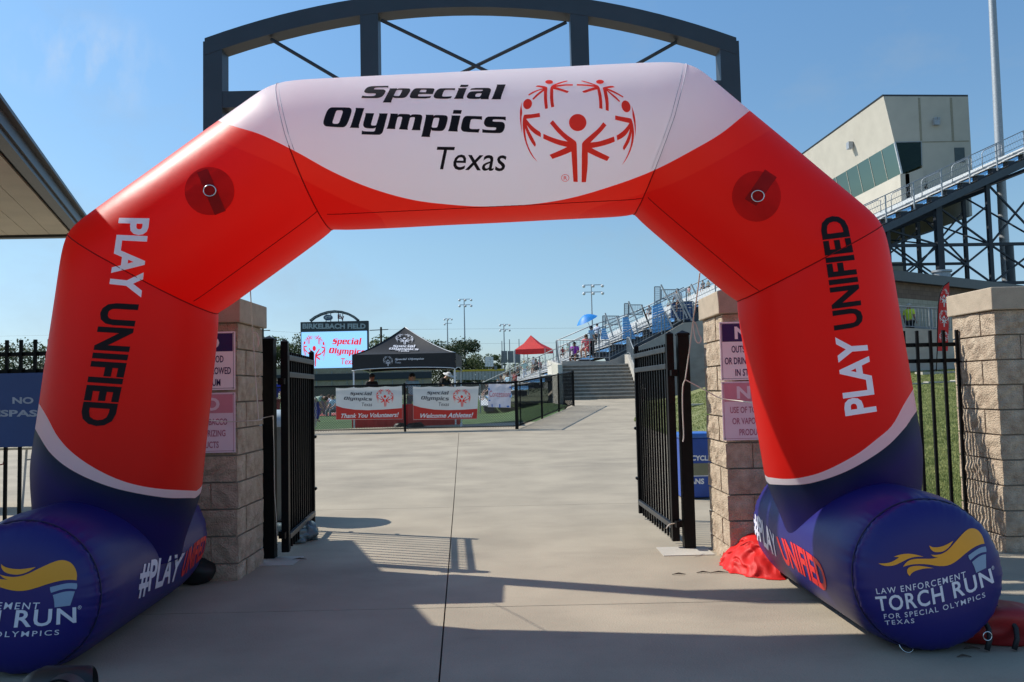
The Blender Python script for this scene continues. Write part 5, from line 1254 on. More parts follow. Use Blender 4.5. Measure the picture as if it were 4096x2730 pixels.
banner((803, 1106), (1421, 1086), (1427, 1398), (805, 1405), 'left banner on the fence, thanking volunteers', [(935, 1142, 1143, 1182), (878, 1188, 1143, 1232), (1045, 1243, 1143, 1277), (1182, 1118, 1343, 1280)], 'Thank You Volunteers!', ((855, 1347), (1393, 1333), (848, 1388), (1390, 1378)), [(805, 1272), (870, 1293), (980, 1309), (1100, 1314), (1250, 1308), (1424, 1294), (1425.5, 1396), (806.5, 1402.5)], 0)
banner((1524, 1092), (2141, 1088), (2124, 1396), (1528, 1404), 'right banner on the fence, welcoming athletes', [(1655, 1135, 1862, 1175), (1600, 1182, 1862, 1230), (1765, 1241, 1862, 1275), (1900, 1120, 2064, 1282)], 'Welcome Athletes!', ((1595, 1345), (2090, 1335), (1588, 1388), (2085, 1382)), [(1528, 1268), (1600, 1289), (1720, 1308), (1850, 1313), (1990, 1310), (2128, 1301), (2122.5, 1394), (1529.5, 1401.5)], 2)
cp = thing('paper_sign', 'white paper sheet with handwritten word taped to the fence corner', 'sign')
M_paper = mat('paper_sheet', (.72, .70, .78), .7, transl=.2, bump=.3, bscale=3)
nx, ny = 10, 8; q = quadmap((120, 1090), (325, 1092), (115, 1298), (318, 1303)); vs = [atY(*c2(*q(i / nx, j / ny)), 24.13 + .015 * math.sin(i * 1.3 + j * .9)) for j in range(ny + 1) for i in range(nx + 1)]
b = MB().add(vs, [(j * (nx + 1) + i, j * (nx + 1) + i + 1, (j + 1) * (nx + 1) + i + 1, (j + 1) * (nx + 1) + i) for j in range(ny) for i in range(nx)]).build('sheet', M_paper, cp, smooth='all')
bb = bvh_of([b]); K2 = lambda x, y: tuple(v * K for v in c2(x, y))
dtext('lettering', 'Concessions', quadmap(K2(130, 1150), K2(322, 1155), K2(128, 1205), K2(320, 1208)), bb, mat('red_marker', (.5, .05, .12), .6), cp, bold=-.004, off=.006, L=30)
for x, y, w, h in ((118, 1128, 14, 18), (308, 1112, 16, 16), (122, 1232, 16, 12), (148, 1272, 10, 24), (216, 1272, 12, 30), (284, 1285, 24, 14), (310, 1192, 10, 20)):
    vpanel(MB(), c2(x, y), c2(x + w, y + h), 24.09, .004).build('tape', mat('blue_tape', (.03, .16, .5), .6), cp)
# ---------------- black canopy tent
tn = thing('canopy_tent', 'black pop-up canopy tent with white emblem and lettering behind the fence', 'tent')
Y0, Y1 = 26.0, 29.1
a = atY(*c1(957, 802), Y0); b = atY(*c1(1921, 776), Y0); v0 = atY(*c1(957, 943), Y0); v1 = atY(*c1(1921, 928), Y0); pk = atY(*c1(1450, 540), (Y0 + Y1) / 2)
xa, xb = a.x, b.x; zE = (a.z + b.z) / 2; zV = (v0.z + v1.z) / 2; cc = Vector(((xa + xb) / 2, (Y0 + Y1) / 2, pk.z)); cc.x = pk.x
cor = [Vector((xa, Y0, zE)), Vector((xb, Y0, zE)), Vector((xb, Y1, zE)), Vector((xa, Y1, zE))]
roofs = []
for i in range(4):
    A, B = cor[i], cor[(i + 1) % 4]; vs = []; n = 12
    for j in range(n + 1):
        t = j / n
        for k in range(n + 1):
            u = k / n; e = A.lerp(B, u); p = e.lerp(cc, t); p.z = zE + (cc.z - zE) * (t ** 1.32) - .10 * math.sin(math.pi * u) * math.sin(math.pi * min(1, t * 1.1)) * 1.0; vs.append(p)
    roofs.append(MB().add(vs, [(j * (n + 1) + k, j * (n + 1) + k + 1, (j + 1) * (n + 1) + k + 1, (j + 1) * (n + 1) + k) for j in range(n) for k in range(n)]).build('roof_panel', M_blackfab, tn, smooth='all'))
vals = []
for i in range(4):
    A, B = cor[i], cor[(i + 1) % 4]; outw = (A + B) / 2 - Vector((cc.x, cc.y, zE)); outw.z = 0; outw.normalize(); vs = []; n = 20
    for j in (0, 1):
        for k in range(n + 1):
            u = k / n; p = A.lerp(B, u) + outw * .01; p.z = zE + .01 if j == 0 else zV + .07 * (math.sin(math.pi * u) ** .5); vs.append(p)
    vals.append(MB().add(vs, [(k, k + 1, n + 2 + k, n + 1 + k) for k in range(n)]).build('valance', M_blackfab, tn, smooth='all'))
    MB().tube([v + outw * .006 for v in vs[n + 1:]], .014, 5).build('white_piping', M_white, tn, smooth='all')
for i in (0, 1, 2, 3):
    A = cor[i]; MB().box((A.x * .0 + A.x - .03 * (1 if i in (1, 2) else -1), A.y + .04 * (1 if i < 2 else -1), (zE + .2) / 2), (.045, .045, zE - .2)).build('leg', M_white, tn)
    pts = []
    for j in range(13):
        t = j / 12; p = A.lerp(cc, t); p.z = zE + (cc.z - zE) * (t ** 1.32) + .012; pts.append(p)
    MB().tube(pts, .012, 5).build('edge_piping', M_white if i == 1 else M_blackfab, tn, smooth='all')
for i in range(4):
    cin = Vector((cc.x, cc.y, zE)); A, B = cor[i].lerp(cin, .04) - Vector((0, 0, .03)), cor[(i + 1) % 4].lerp(cin, .04) - Vector((0, 0, .03)); M_ = (A + B) / 2 - Vector((0, 0, .28)); MB().beam(A, M_, .02, .03).beam(M_, B, .02, .03).build('scissor_truss', M_alu, tn)
tb_ = bvh_of(roofs + vals); M_tw = mat('tent_white_print', (.62, .62, .66), .6)
so_mark(tn, tb_, M_tw, M_tw, (*c1(1335, 708), *c1(1550, 740)), (*c1(1300, 736), *c1(1578, 764)), (*c1(1385, 757), *c1(1490, 775)), (*c1(1362, 607), *c1(1530, 706)), off=.03, L=14)
dtext('lettering', 'Special Olympics', quadmap(*[tuple(v * K for v in c1(*p)) for p in ((1356, 828), (1630, 822), (1354, 852), (1629, 846))]), tb_, M_tw, tn, bold=.04, shear=.25, off=.02, L=30)
dtext('lettering', 'Texas', rect(*[v * K for v in (*c1(1358, 858), *c1(1414, 876))]), tb_, M_tw, tn, bold=.006, shear=.2, off=.02, L=30)
decal('emblem', *T_(nLG, rect(*[v * K for v in (*c1(1247, 810), *c1(1336, 902))])), tb_, M_tw, tn, off=.02, L=30)
# red covered table, bag, bottle under the canopy
rtb = thing('covered_table', 'long folding table under a red cloth behind the banners', 'table')
a, b = atY(*c1(960, 1240), 26.6), atY(*c1(1960, 1240), 26.6)
za = .2 + .74; MB().box2((a.x, 26.6, za), (b.x, 27.35, za + .03)).build('tabletop', M_white, rtb)
n = 60; vs = []
for j in range(2):
    for i in range(n + 1):
        u = i / n; vs.append((a.x - .02 + (b.x - a.x + .04) * u, 26.55 + .025 * math.sin(i * 1.7) * j, za + .035 if j == 0 else .26))
MB().add(vs + [(a.x - .02, 27.38, za + .036), (b.x + .02, 27.38, za + .036)], [(i, i + 1, n + 2 + i, n + 1 + i) for i in range(n)] + [(n, 0, 2 * n + 2, 2 * n + 3)]).build('red_cloth', M_red, rtb)
tbv = bvh_of([rtb.children[1]]); dtext('lettering', 'UNIFIED', rect(*[v * K for v in (*c1(1466, 1266), *c1(1660, 1308))]), tbv, M_bw, rtb, bold=.03, off=.02)
def blob(name, c, r, m, seed, parent=None, amp=.25, n=(18, 12), flat=True):
    rng = random.Random(seed); b = MB().ell((0, 0, 0), (1, 1, 1), *n); ph = [(rng.uniform(1.5, 4.5), Vector((rng.gauss(0, 1), rng.gauss(0, 1), rng.gauss(0, 1))).normalized(), rng.uniform(0, 6)) for _ in range(7)]
    vs = []
    for v in b.v:
        v = Vector(v); f = 1 + amp * sum(math.sin(k * v.dot(d) * 2 + p) for k, d, p in ph) / 4; q = Vector((v.x * r[0], v.y * r[1], v.z * r[2])) * f
        z = q.z + r[2] * .75; z = max(z, .004); vs.append((c[0] + q.x, c[1] + q.y, c[2] + z))
    b.v = vs; return b.build(name, m, parent, smooth='all')
p = atY(*c1(1560, 1460), 25.6); tag(blob('duffel_bag', (p.x, 25.6, .2), (.28, .2, .13), M_black, 3), 'black duffel bag on the grass under the red table', 'bag')
p = atY(*c1(1400, 1470), 25.8); tag(blob('backpack', (p.x, 25.8, .2), (.2, .18, .12), M_black, 9), 'dark backpack lying left of the black duffel bag', 'bag')
p = atY(*c1(1978, 1470), 25.4); wb = thing('water_bottle', 'clear plastic water bottle standing on the grass by the fence', 'bottle', (p.x, 25.4, .2))
MB().lathe((0, 0, 0), [(.03, 0), (.034, .02), (.034, .15), (.015, .19)], 12).build('bottle_body', mat('bottle_plastic', (.6, .7, .8), .1), wb, smooth=True); MB().lathe((0, 0, .19), [(.014, 0), (.014, .02)], 10).build('cap', M_blue, wb)

# ================================================================== PEOPLE
POSE = {
 'stand': dict(pel=(0, 0, .95), spi=(0, 0, 1.18), che=(0, .01, 1.38), nec=(0, 0, 1.50), hed=(0, -.015, 1.60), top=(0, -.01, 1.69),
   sl=(-.17, .01, 1.42), el=(-.25, .03, 1.15), wl=(-.24, -.10, .93), hl=(-.23, -.15, .85), sr=(.17, .01, 1.42), er=(.25, .03, 1.15), wr=(.24, -.10, .93), hr=(.23, -.15, .85),
   pl=(-.10, 0, .90), kl=(-.11, -.02, .50), al=(-.12, .03, .10), tl=(-.13, -.13, .035), pr=(.10, 0, .90), kr=(.11, -.03, .50), ar=(.12, .02, .10), tr=(.14, -.14, .035)),
 'sit': dict(pel=(0, 0, .52), spi=(0, .01, .75), che=(0, -.03, .95), nec=(0, -.05, 1.07), hed=(0, -.08, 1.17), top=(0, -.07, 1.26),
   sl=(-.17, -.02, .99), el=(-.22, -.12, .75), wl=(-.14, -.34, .62), hl=(-.10, -.41, .60), sr=(.17, -.02, .99), er=(.22, -.12, .75), wr=(.14, -.34, .62), hr=(.10, -.41, .60),
   pl=(-.10, -.02, .50), kl=(-.13, -.43, .50), al=(-.12, -.42, .10), tl=(-.13, -.56, .04), pr=(.10, -.02, .50), kr=(.13, -.43, .50), ar=(.12, -.42, .10), tr=(.13, -.56, .04)),
 'lean': dict(pel=(0, .05, .93), spi=(0, -.04, 1.14), che=(0, -.15, 1.31), nec=(0, -.24, 1.41), hed=(0, -.32, 1.47), top=(0, -.36, 1.55),
   sl=(-.17, -.17, 1.34), el=(-.24, -.28, 1.10), wl=(-.18, -.46, .98), hl=(-.15, -.53, .94), sr=(.17, -.17, 1.34), er=(.24, -.28, 1.10), wr=(.18, -.46, .98), hr=(.15, -.53, .94),
   pl=(-.10, .03, .90), kl=(-.11, -.01, .50), al=(-.12, .05, .10), tl=(-.13, -.11, .035), pr=(.10, .03, .90), kr=(.11, -.01, .50), ar=(.12, .05, .10), tr=(.14, -.11, .035)),
 'bend': dict(pel=(0, .10, .90), spi=(0, -.06, 1.02), che=(0, -.24, 1.06), nec=(0, -.35, 1.05), hed=(0, -.44, 1.02), top=(0, -.52, .98),
   sl=(-.17, -.25, 1.05), el=(-.19, -.34, .80), wl=(-.12, -.40, .60), hl=(-.10, -.42, .52), sr=(.17, -.25, 1.05), er=(.19, -.34, .80), wr=(.12, -.40, .60), hr=(.10, -.42, .52),
   pl=(-.10, .08, .88), kl=(-.12, -.04, .50), al=(-.13, .06, .10), tl=(-.14, -.10, .035), pr=(.10, .08, .88), kr=(.12, -.04, .50), ar=(.13, .06, .10), tr=(.14, -.10, .035)),
 'armup': None, 'akimbo': None}
POSE['armup'] = dict(POSE['stand'], er=(.30, -.12, 1.40), wr=(.26, -.22, 1.62), hr=(.25, -.24, 1.70))
POSE['akimbo'] = dict(POSE['stand'], el=(-.37, .05, 1.17), wl=(-.20, -.06, 1.02), hl=(-.14, -.08, .99), er=(.37, .05, 1.17), wr=(.20, -.06, 1.02), hr=(.14, -.08, .99))
RAD = dict(pel=.125, spi=.115, che=.135, nec=.055, hed=.092, top=.062, sl=.06, el=.043, wl=.028, hl=.036, sr=.06, er=.043, wr=.028, hr=.036, pl=.088, kl=.058, al=.037, tl=.033, pr=.088, kr=.058, ar=.037, tr=.033)
EDG = [('pel', 'spi'), ('spi', 'che'), ('che', 'nec'), ('nec', 'hed'), ('hed', 'top'), ('che', 'sl'), ('sl', 'el'), ('el', 'wl'), ('wl', 'hl'), ('che', 'sr'), ('sr', 'er'), ('er', 'wr'), ('wr', 'hr'),
       ('pel', 'pl'), ('pl', 'kl'), ('kl', 'al'), ('al', 'tl'), ('pel', 'pr'), ('pr', 'kr'), ('kr', 'ar'), ('ar', 'tr')]
def skin(name, J, edges, rad, root='pel', sub=1):
    ks = []; 
    for a, b in edges:
        for k in (a, b):
            if k not in ks: ks.append(k)
    me = bpy.data.meshes.new(name); me.from_pydata([J[k] for k in ks], [(ks.index(a), ks.index(b)) for a, b in edges], [])
    ob = bpy.data.objects.new(name, me); COL.objects.link(ob)
    bm = bmesh.new(); bm.from_mesh(me); lay = bm.verts.layers.skin.verify(); bm.verts.ensure_lookup_table()
    for i, k in enumerate(ks):
        r = rad[k]; fl = .72 if k in ('che', 'spi') else .85 if k == 'pel' else 1
        bm.verts[i][lay].radius = (r, r * fl) if k in ('che', 'spi', 'pel') else (r, r); bm.verts[i][lay].use_root = (k == root)
    bm.to_mesh(me); bm.free()
    m1 = ob.modifiers.new('s', 'SKIN'); m1.use_smooth_shade = True; m2 = ob.modifiers.new('u', 'SUBSURF'); m2.levels = sub; m2.render_levels = sub
    dg = bpy.context.evaluated_depsgraph_get(); dg.update(); r = bpy.data.meshes.new_from_object(ob.evaluated_get(dg)); bpy.data.objects.remove(ob); r.name = name
    for p in r.polygons: p.use_smooth = True
    return r
PM = {}
def lerpJ(J, a, b, t): return tuple(J[a][i] * (1 - t) + J[b][i] * t for i in range(3))
def pose_meshes(pose, shorts):
    key = (pose, shorts)
    if key in PM: return PM[key]
    J = dict(POSE[pose]); d = {}
    d['body'] = skin('body', J, EDG, RAD)
    J['ml'] = lerpJ(J, 'sl', 'el', .75); J['mr'] = lerpJ(J, 'sr', 'er', .75); r = dict(RAD); r.update(pel=.145, spi=.145, che=.158, nec=.064, sl=.085, sr=.085, ml=.068, mr=.068)
    r['hipl'] = .11; J['hem'] = lerpJ(J, 'spi', 'pel', 1.12); r['hem'] = .15; J['n2'] = lerpJ(J, 'che', 'nec', .7); r['n2'] = .07
    d['shirt'] = skin('shirt', J, [('hem', 'spi'), ('spi', 'che'), ('che', 'n2'), ('che', 'sl'), ('sl', 'ml'), ('che', 'sr'), ('sr', 'mr')], r, 'hem')
    t = .85 if shorts else .0; J['ql'] = lerpJ(J, 'pl', 'kl', .85) if shorts else lerpJ(J, 'kl', 'al', .93); J['qr'] = lerpJ(J, 'pr', 'kr', .85) if shorts else lerpJ(J, 'kr', 'ar', .93)
    r.update(pel=.14, pl=.105, pr=.105, kl=.078, kr=.078, ql=.088 if shorts else .062, qr=.088 if shorts else .062)
    e = [('pel', 'pl'), ('pel', 'pr'), ('pl', 'ql'), ('pr', 'qr')] if shorts else [('pel', 'pl'), ('pel', 'pr'), ('pl', 'kl'), ('kl', 'ql'), ('pr', 'kr'), ('kr', 'qr')]
    d['trousers'] = skin('trousers', J, e, r)
    h, tp = Vector(J['hed']), Vector(J['top']); up = (tp - h).normalized()
    d['h'] = h; d['up'] = up
    PM[key] = d; return d
CL = {}
def cmat(c, name):
    k = tuple(c)
    if k not in CL: CL[k] = mat('cloth_' + name, c, .8, var=.12, scale=12)
    return CL[k]
def person(loc, rz, label, pose='stand', shirt=((.3, .3, .3), 'grey'), pants=((.03, .035, .06), 'navy'), head='hair', hc=((.03, .02, .012), 'dark_brown'), shorts=False, skinm=None, s=1.0, group=None, extra=None):
    t = thing('person', label, 'person', loc, rz, group); t.scale = (s, s, s); d = pose_meshes(pose, shorts)
    def add(nm, me, m):
        o = bpy.data.objects.new(nm, me); COL.objects.link(o); o.parent = t
        if not me.materials: me.materials.append(None)
        o.material_slots[0].link = 'OBJECT'; o.material_slots[0].material = m; return o
    add('body', d['body'], skinm or M_skin); add('shirt', d['shirt'], cmat(*shirt)); add('trousers', d['trousers'], cmat(*pants))
    h, up = d['h'], d['up']; q = Vector((0, 0, 1)).rotation_difference(up).to_matrix()
    m = MB()
    if head == 'hair': m.ell(h + up * .035 + q @ Vector((0, .018, 0)), (.088, .098, .095), 12, 8, q); m.build('hair', cmat(*hc), t, smooth='all')
    elif head == 'long': m.ell(h + up * .03 + q @ Vector((0, .02, 0)), (.098, .10, .10), 12, 8, q).ell(h - up * .07 + q @ Vector((0, .05, 0)), (.10, .06, .15), 12, 8, q); m.build('hair', cmat(*hc), t, smooth='all')
    elif head == 'cap':
        MB().ell(h + up * .055, (.098, .108, .075), 14, 8, q).build('cap', cmat(*hc), t, smooth='all'); MB().ell(h + up * .055 + q @ Vector((0, -.12, .0)), (.07, .075, .012), 12, 6, q).build('cap_peak', cmat(*hc), t, smooth='all')
    elif head == 'bucket':
        m.ell(h + up * .07, (.10, .11, .075), 14, 8, q); o = m.build('hat_crown', cmat(*hc), t, smooth='all')
        v = MB(); v.lathe((0, 0, 0), [(.10, .035), (.205, -.005), (.21, -.012), (.10, .028)], 24); v.v = [tuple(h + up * .04 + q @ Vector(p)) for p in v.v]; v.build('hat_brim', cmat(*hc), t, smooth='all')
    # face: nose, ears, eyes
    f = MB().ell(h + q @ Vector((0, -.095, .0)), (.014, .022, .02), 8, 5, q)
    for sx in (-1, 1): f.ell(h + q @ Vector((sx * .092, 0, .0)), (.012, .022, .028), 8, 5, q)
    f.build('face', skinm or M_skin, t, smooth='all')
    e = MB()
    for sx in (-1, 1): e.ell(h + q @ Vector((sx * .034, -.086, .025)), (.026 if extra == 'shades' else .011, .012, .016 if extra == 'shades' else .008), 8, 5, q)
    if extra == 'shades': e.box(h + q @ Vector((0, -.09, .03)), (.12, .012, .01), M=q)
    e.build('sunglasses' if extra == 'shades' else 'eyes', mat('dark_lens', (.01, .01, .012), .15), t, smooth='all')
    mo = MB().ell(h + q @ Vector((0, -.088, -.042)), (.024, .008, .006), 8, 4, q).build('mouth', mat('lips', (.3, .09, .07), .5), t, smooth='all')
    return t
M_skin2 = mat('tanned_skin', (.27, .13, .075), .55, var=.05); M_skin3 = mat('pale_skin', (.62, .38, .28), .55, var=.05)
def byhead(px, py, Y, hgt): p = atY(px, py, Y); return Vector((p.x, Y, p.z - hgt))
BLK = ((.012, .012, .014), 'black'); WHT_ = ((.70, .70, .70), 'white'); LBL = ((.34, .50, .62), 'light_blue'); MINT = ((.45, .62, .55), 'mint'); ROY = ((.012, .03, .30), 'royal_blue'); PINK = ((.80, .14, .16), 'coral'); PUR = ((.35, .03, .42), 'magenta'); YEL = ((.55, .68, .04), 'hi_vis'); GRY = ((.16, .17, .18), 'charcoal'); KHA = ((.38, .34, .26), 'khaki'); DRED = ((.25, .03, .03), 'dark_red')
BRN = ((.07, .035, .015), 'brown'); BLD = ((.45, .30, .13), 'blonde')
g1 = 'volunteers under the black canopy'
person(byhead(*c1(1138, 970), 27.7, 1.74), R(45), 'person in black shirt, black cap and sunglasses at left under the canopy', 'stand', BLK, BLK, 'cap', BLK, group=g1, extra='shades', skinm=M_skin2)
person(byhead(*c1(1517, 966), 27.5, 1.73), R(8), 'person with long fair hair, black cap and pale blue shirt mid-canopy', 'stand', LBL, GRY, 'cap', BLK, group=g1, extra='shades')
h_ = PM[('stand', False)]['h']; kids = [o for o in bpy.data.objects if o.get('label', '').startswith('person with long fair hair')]
MB().ell(h_ + Vector((0, .04, -.06)), (.115, .07, .17), 12, 8).build('hair', cmat(*BLD), kids[0], smooth='all')
person(byhead(*c1(1785, 962), 29.5, 1.60), R(60), 'person in black with a wide white bucket hat leaning over the table', 'lean', BLK, BLK, 'bucket', WHT_, group=g1, extra='shades', skinm=M_skin3)
# field people
person(onZ(*c1(622, 1430), .18), R(70), 'person bending over in blue trousers right beside the left gate end', 'bend', ((.42, .52, .42), 'sage'), ROY, 'hair', BRN, s=.98)
person(byhead(597, 866, 26.2, 1.72), R(-160), 'person in royal blue jersey between left pillar and gate post', 'stand', ROY, DRED, 'hair', BRN, skinm=M_skin3)
person(byhead(630, 866, 26.6, 1.72), R(170), 'person in royal blue jersey between gate post and gate leaf', 'stand', ROY, DRED, 'hair', BLD, skinm=M_skin3)
for i, (x, y, Y, c, r_, lab, ps) in enumerate([(672, 1168, 46, GRY, 30, 'person in charcoal shirt on the track, nearest the bending person', 'stand'), (705, 1178, 50, WHT_, 100, 'person in white shirt on the track left of the first banner', 'bend'), (740, 1165, 52, GRY, 200, 'crouching figure in dark top on the track left of the first banner', 'sit'), (783, 1170, 44, LBL, 330, 'seated person in pale blue touching the left banner edge', 'sit'), (650, 1200, 60, BLK, 10, 'far person in black on the track behind the left gate', 'stand')]):
    person(byhead(*c1(x, y), Y, 1.72 if ps == 'stand' else 1.3), R(r_), lab, ps, c, GRY, 'hair', BRN, group='people on the running track')
# stands: find the spot on the rows under a head seen in the picture
def onstand(px, py, hgt):
    best = None
    for k in range(0, 240):
        Y = 42.8 + k * .25; p = atY(px, py, Y); l = toL(p); s_ = Sz(l.x) + GO.z; d = abs(p.z - hgt - s_)
        if best is None or d < best[0]: best = (d, Vector((p.x, Y, p.z - hgt)))
    b = best[1]; l = toL(b)
    if best[0] > .6: return b
    b.z = Sz(int(l.x / RUN) * RUN) + .02; return b
SP = [((520, 826), 'stand', WHT_, KHA, 'cap', GRY, 'standing person in white shirt and dark cap on the lower stand', 60, False),
 ((440, 862), 'akimbo', MINT, WHT_, 'long', BLD, 'standing woman in mint top and white trousers on the lower stand', 20, False),
 ((1038, 524), 'armup', LBL, BLK, 'hair', BLK, 'person in blue holding the blue umbrella by the rail', 120, False), ((1092, 534), 'stand', ((.55, .60, .72), 'pale_lilac'), BLK, 'hair', BLK, 'person in pale lilac shirt standing right of the umbrella', 150, False),
 ((1000, 705), 'sit', PINK, PINK, 'long', BRN, 'seated woman in coral dress with bare legs behind the landing rail', -30, True), ((893, 742), 'sit', PUR, BLK, 'hair', BLK, 'seated person in magenta shirt behind the landing rail', -20, True),
 ((833, 745), 'sit', MINT, KHA, 'hair', BRN, 'seated person in mint shirt left of the magenta shirt', -40, True), ((785, 752), 'sit', DRED, BLK, 'hair', BRN, 'seated person in dark red beside the stair rail', -20, True),
 ((300, 922), 'sit', LBL, GRY, 'hair', BRN, 'seated person in pale blue shirt, upper left of the lower stand', -60, True), ((335, 948), 'sit', GRY, BLK, 'hair', BRN, 'seated person in charcoal right of the pale blue shirt', -60, True),
 ((358, 935), 'sit', DRED, BLK, 'hair', BLK, 'seated person in dark red on the lower stand', -60, True), ((386, 932), 'sit', BLK, BLK, 'hair', BRN, 'seated person in black next to the mint top woman', -60, True),
 ((238, 985), 'sit', BLK, GRY, 'hair', BRN, 'seated person in black at mid height of the lower stand', -60, True), ((268, 980), 'sit', KHA, BLK, 'hair', BLK, 'seated person in khaki at mid height of the lower stand', -60, True),
 ((205, 1040), 'sit', GRY, GRY, 'hair', BLD, 'seated fair-haired person low on the lower stand', -60, True), ((112, 1052), 'sit', BLK, BLK, 'cap', GRY, 'seated person in black with cap above the paper sign', -60, True),
 ((582, 838), 'sit', DRED, BLK, 'hair', BRN, 'seated person in dark red right of the standing white shirt', -60, True), ((550, 852), 'sit', BLK, BLK, 'hair', BLK, 'seated person in black below the red canopy', -60, True),
 ((1918, 232), 'armup', ((.62, .35, .33), 'dusty_pink'), KHA, 'long', BRN, 'seated-row person in dusty pink with raised arm near the pillar top', -40, False), ((2043, 166), 'sit', GRY, BLK, 'hair', BLK, 'seated person in charcoal above the right pillar cap', -40, True),
 ((2090, 152), 'sit', KHA, BLK, 'hair', BRN, 'seated person in khaki above the right pillar cap beside the arch', -40, True), ((1563, 388), 'sit', GRY, BLK, 'cap', BLK, 'seated person in charcoal with cap between the stair panels', -40, True),
 ((1742, 316), 'sit', MINT, BLK, 'hair', BLK, 'seated person in mint high behind the widest blue panel', -40, True), ((1822, 325), 'sit', WHT_, BLK, 'hair', BLK, 'seated person in white high behind the dark blue panel', -40, True)]
UMB = None
for (pp, ps, a_, b_2, hd_, hc_, lab, rz_, sh_) in SP:
    loc = onstand(*c2(*pp), 1.70 if ps != 'sit' else 1.27); 
    if 'umbrella by the rail' in lab: UMB = loc
    person(loc, R(rz_), lab, ps, a_, b_2, hd_, hc_, shorts=sh_, group='spectators in the stands', skinm=random.choice([M_skin, M_skin2, M_skin3]))
um = thing('umbrella', 'bright blue umbrella tilted over a standing spectator', 'umbrella', (0, 0, 0)); Yu = UMB.y - .2
uc = atY(*c2(1005, 525), Yu); ax_ = (atY(*c2(990, 490), Yu) - uc).normalized(); ax_ = (Vector((-.42, -.15, .9))).normalized(); q = Vector((0, 0, 1)).rotation_difference(ax_).to_matrix(); m_ = MB(); n = 8; RU = .62 * Yu / 44
for j in range(5):
    for k in range(n * 2):
        a_ = 2 * math.pi * k / (n * 2); rr = RU * j / 4 * (1 if k % 2 == 0 else .93); m_.v.append(tuple(uc + q @ Vector((rr * math.cos(a_), rr * math.sin(a_), .34 * (1 - (j / 4) ** 1.9)))))
for j in range(4):
    for k in range(n * 2): m_.f.append((j * 16 + k, j * 16 + (k + 1) % 16, (j + 1) * 16 + (k + 1) % 16, (j + 1) * 16 + k))
m_.build('umbrella_canopy', mat('umbrella_blue', (.03, .30, .80), .5, transl=.3), um, smooth=True); MB().tube([uc + ax_ * .36, uc - ax_ * .62], .012, 6).build('shaft', M_galv, um)
# walker in hi-vis on the wall walkway
w_ = atY(2088, 698, 35); person((w_.x, 35.0, w_.z - 1.72), R(120), 'walking person in yellow shirt, dark shorts and pale cap on the walkway', 'stand', YEL, BLK, 'cap', ((.45, .42, .36), 'stone'), shorts=True, skinm=M_skin2)
# red canopy on the stand
rc = thing('red_canopy', 'red pop-up canopy standing on the lower stand', 'tent', (0, 0, 0)); YC = 80
eL_, eR_, pk_, ml = atY(*c2(412, 782), YC), atY(*c2(690, 700), YC), atY(*c2(553, 652), YC + 1.6), atY(*c2(445, 790), YC)
cz = (eL_.z + eR_.z) / 2 - .35; hw = 1.2; cx = (eL_.x + eR_.x) / 2 - .2; rot = R(-22)
cor = [Vector((cx, YC + 1.6, cz)) + Matrix.Rotation(rot, 3, 'Z') @ Vector((sx * hw * 1.3, sy * hw, 0)) for sx, sy in ((-1, -1), (1, -1), (1, 1), (-1, 1))]
pkv = Vector((cx - .3, YC + 1.6, pk_.z))
for i in range(4):
    A, B = cor[i], cor[(i + 1) % 4]; M1, M2 = A.lerp(pkv, .55), B.lerp(pkv, .55); M1.z -= .18; M2.z -= .18
    MB().add([A, B, M2, M1, pkv], [(0, 1, 2, 3), (3, 2, 4)]).build('roof_panel', mat('red_canopy_cloth', (.70, .02, .02), .55, transl=.3), rc, smooth='all')
    MB().add([A, B, B - Vector((0, 0, .42)), A - Vector((0, 0, .42))], [(0, 1, 2, 3)]).build('valance', M_red, rc); MB().beam(A, A - Vector((0, 0, 3.0)), .07, .07).build('leg', M_galv, rc)

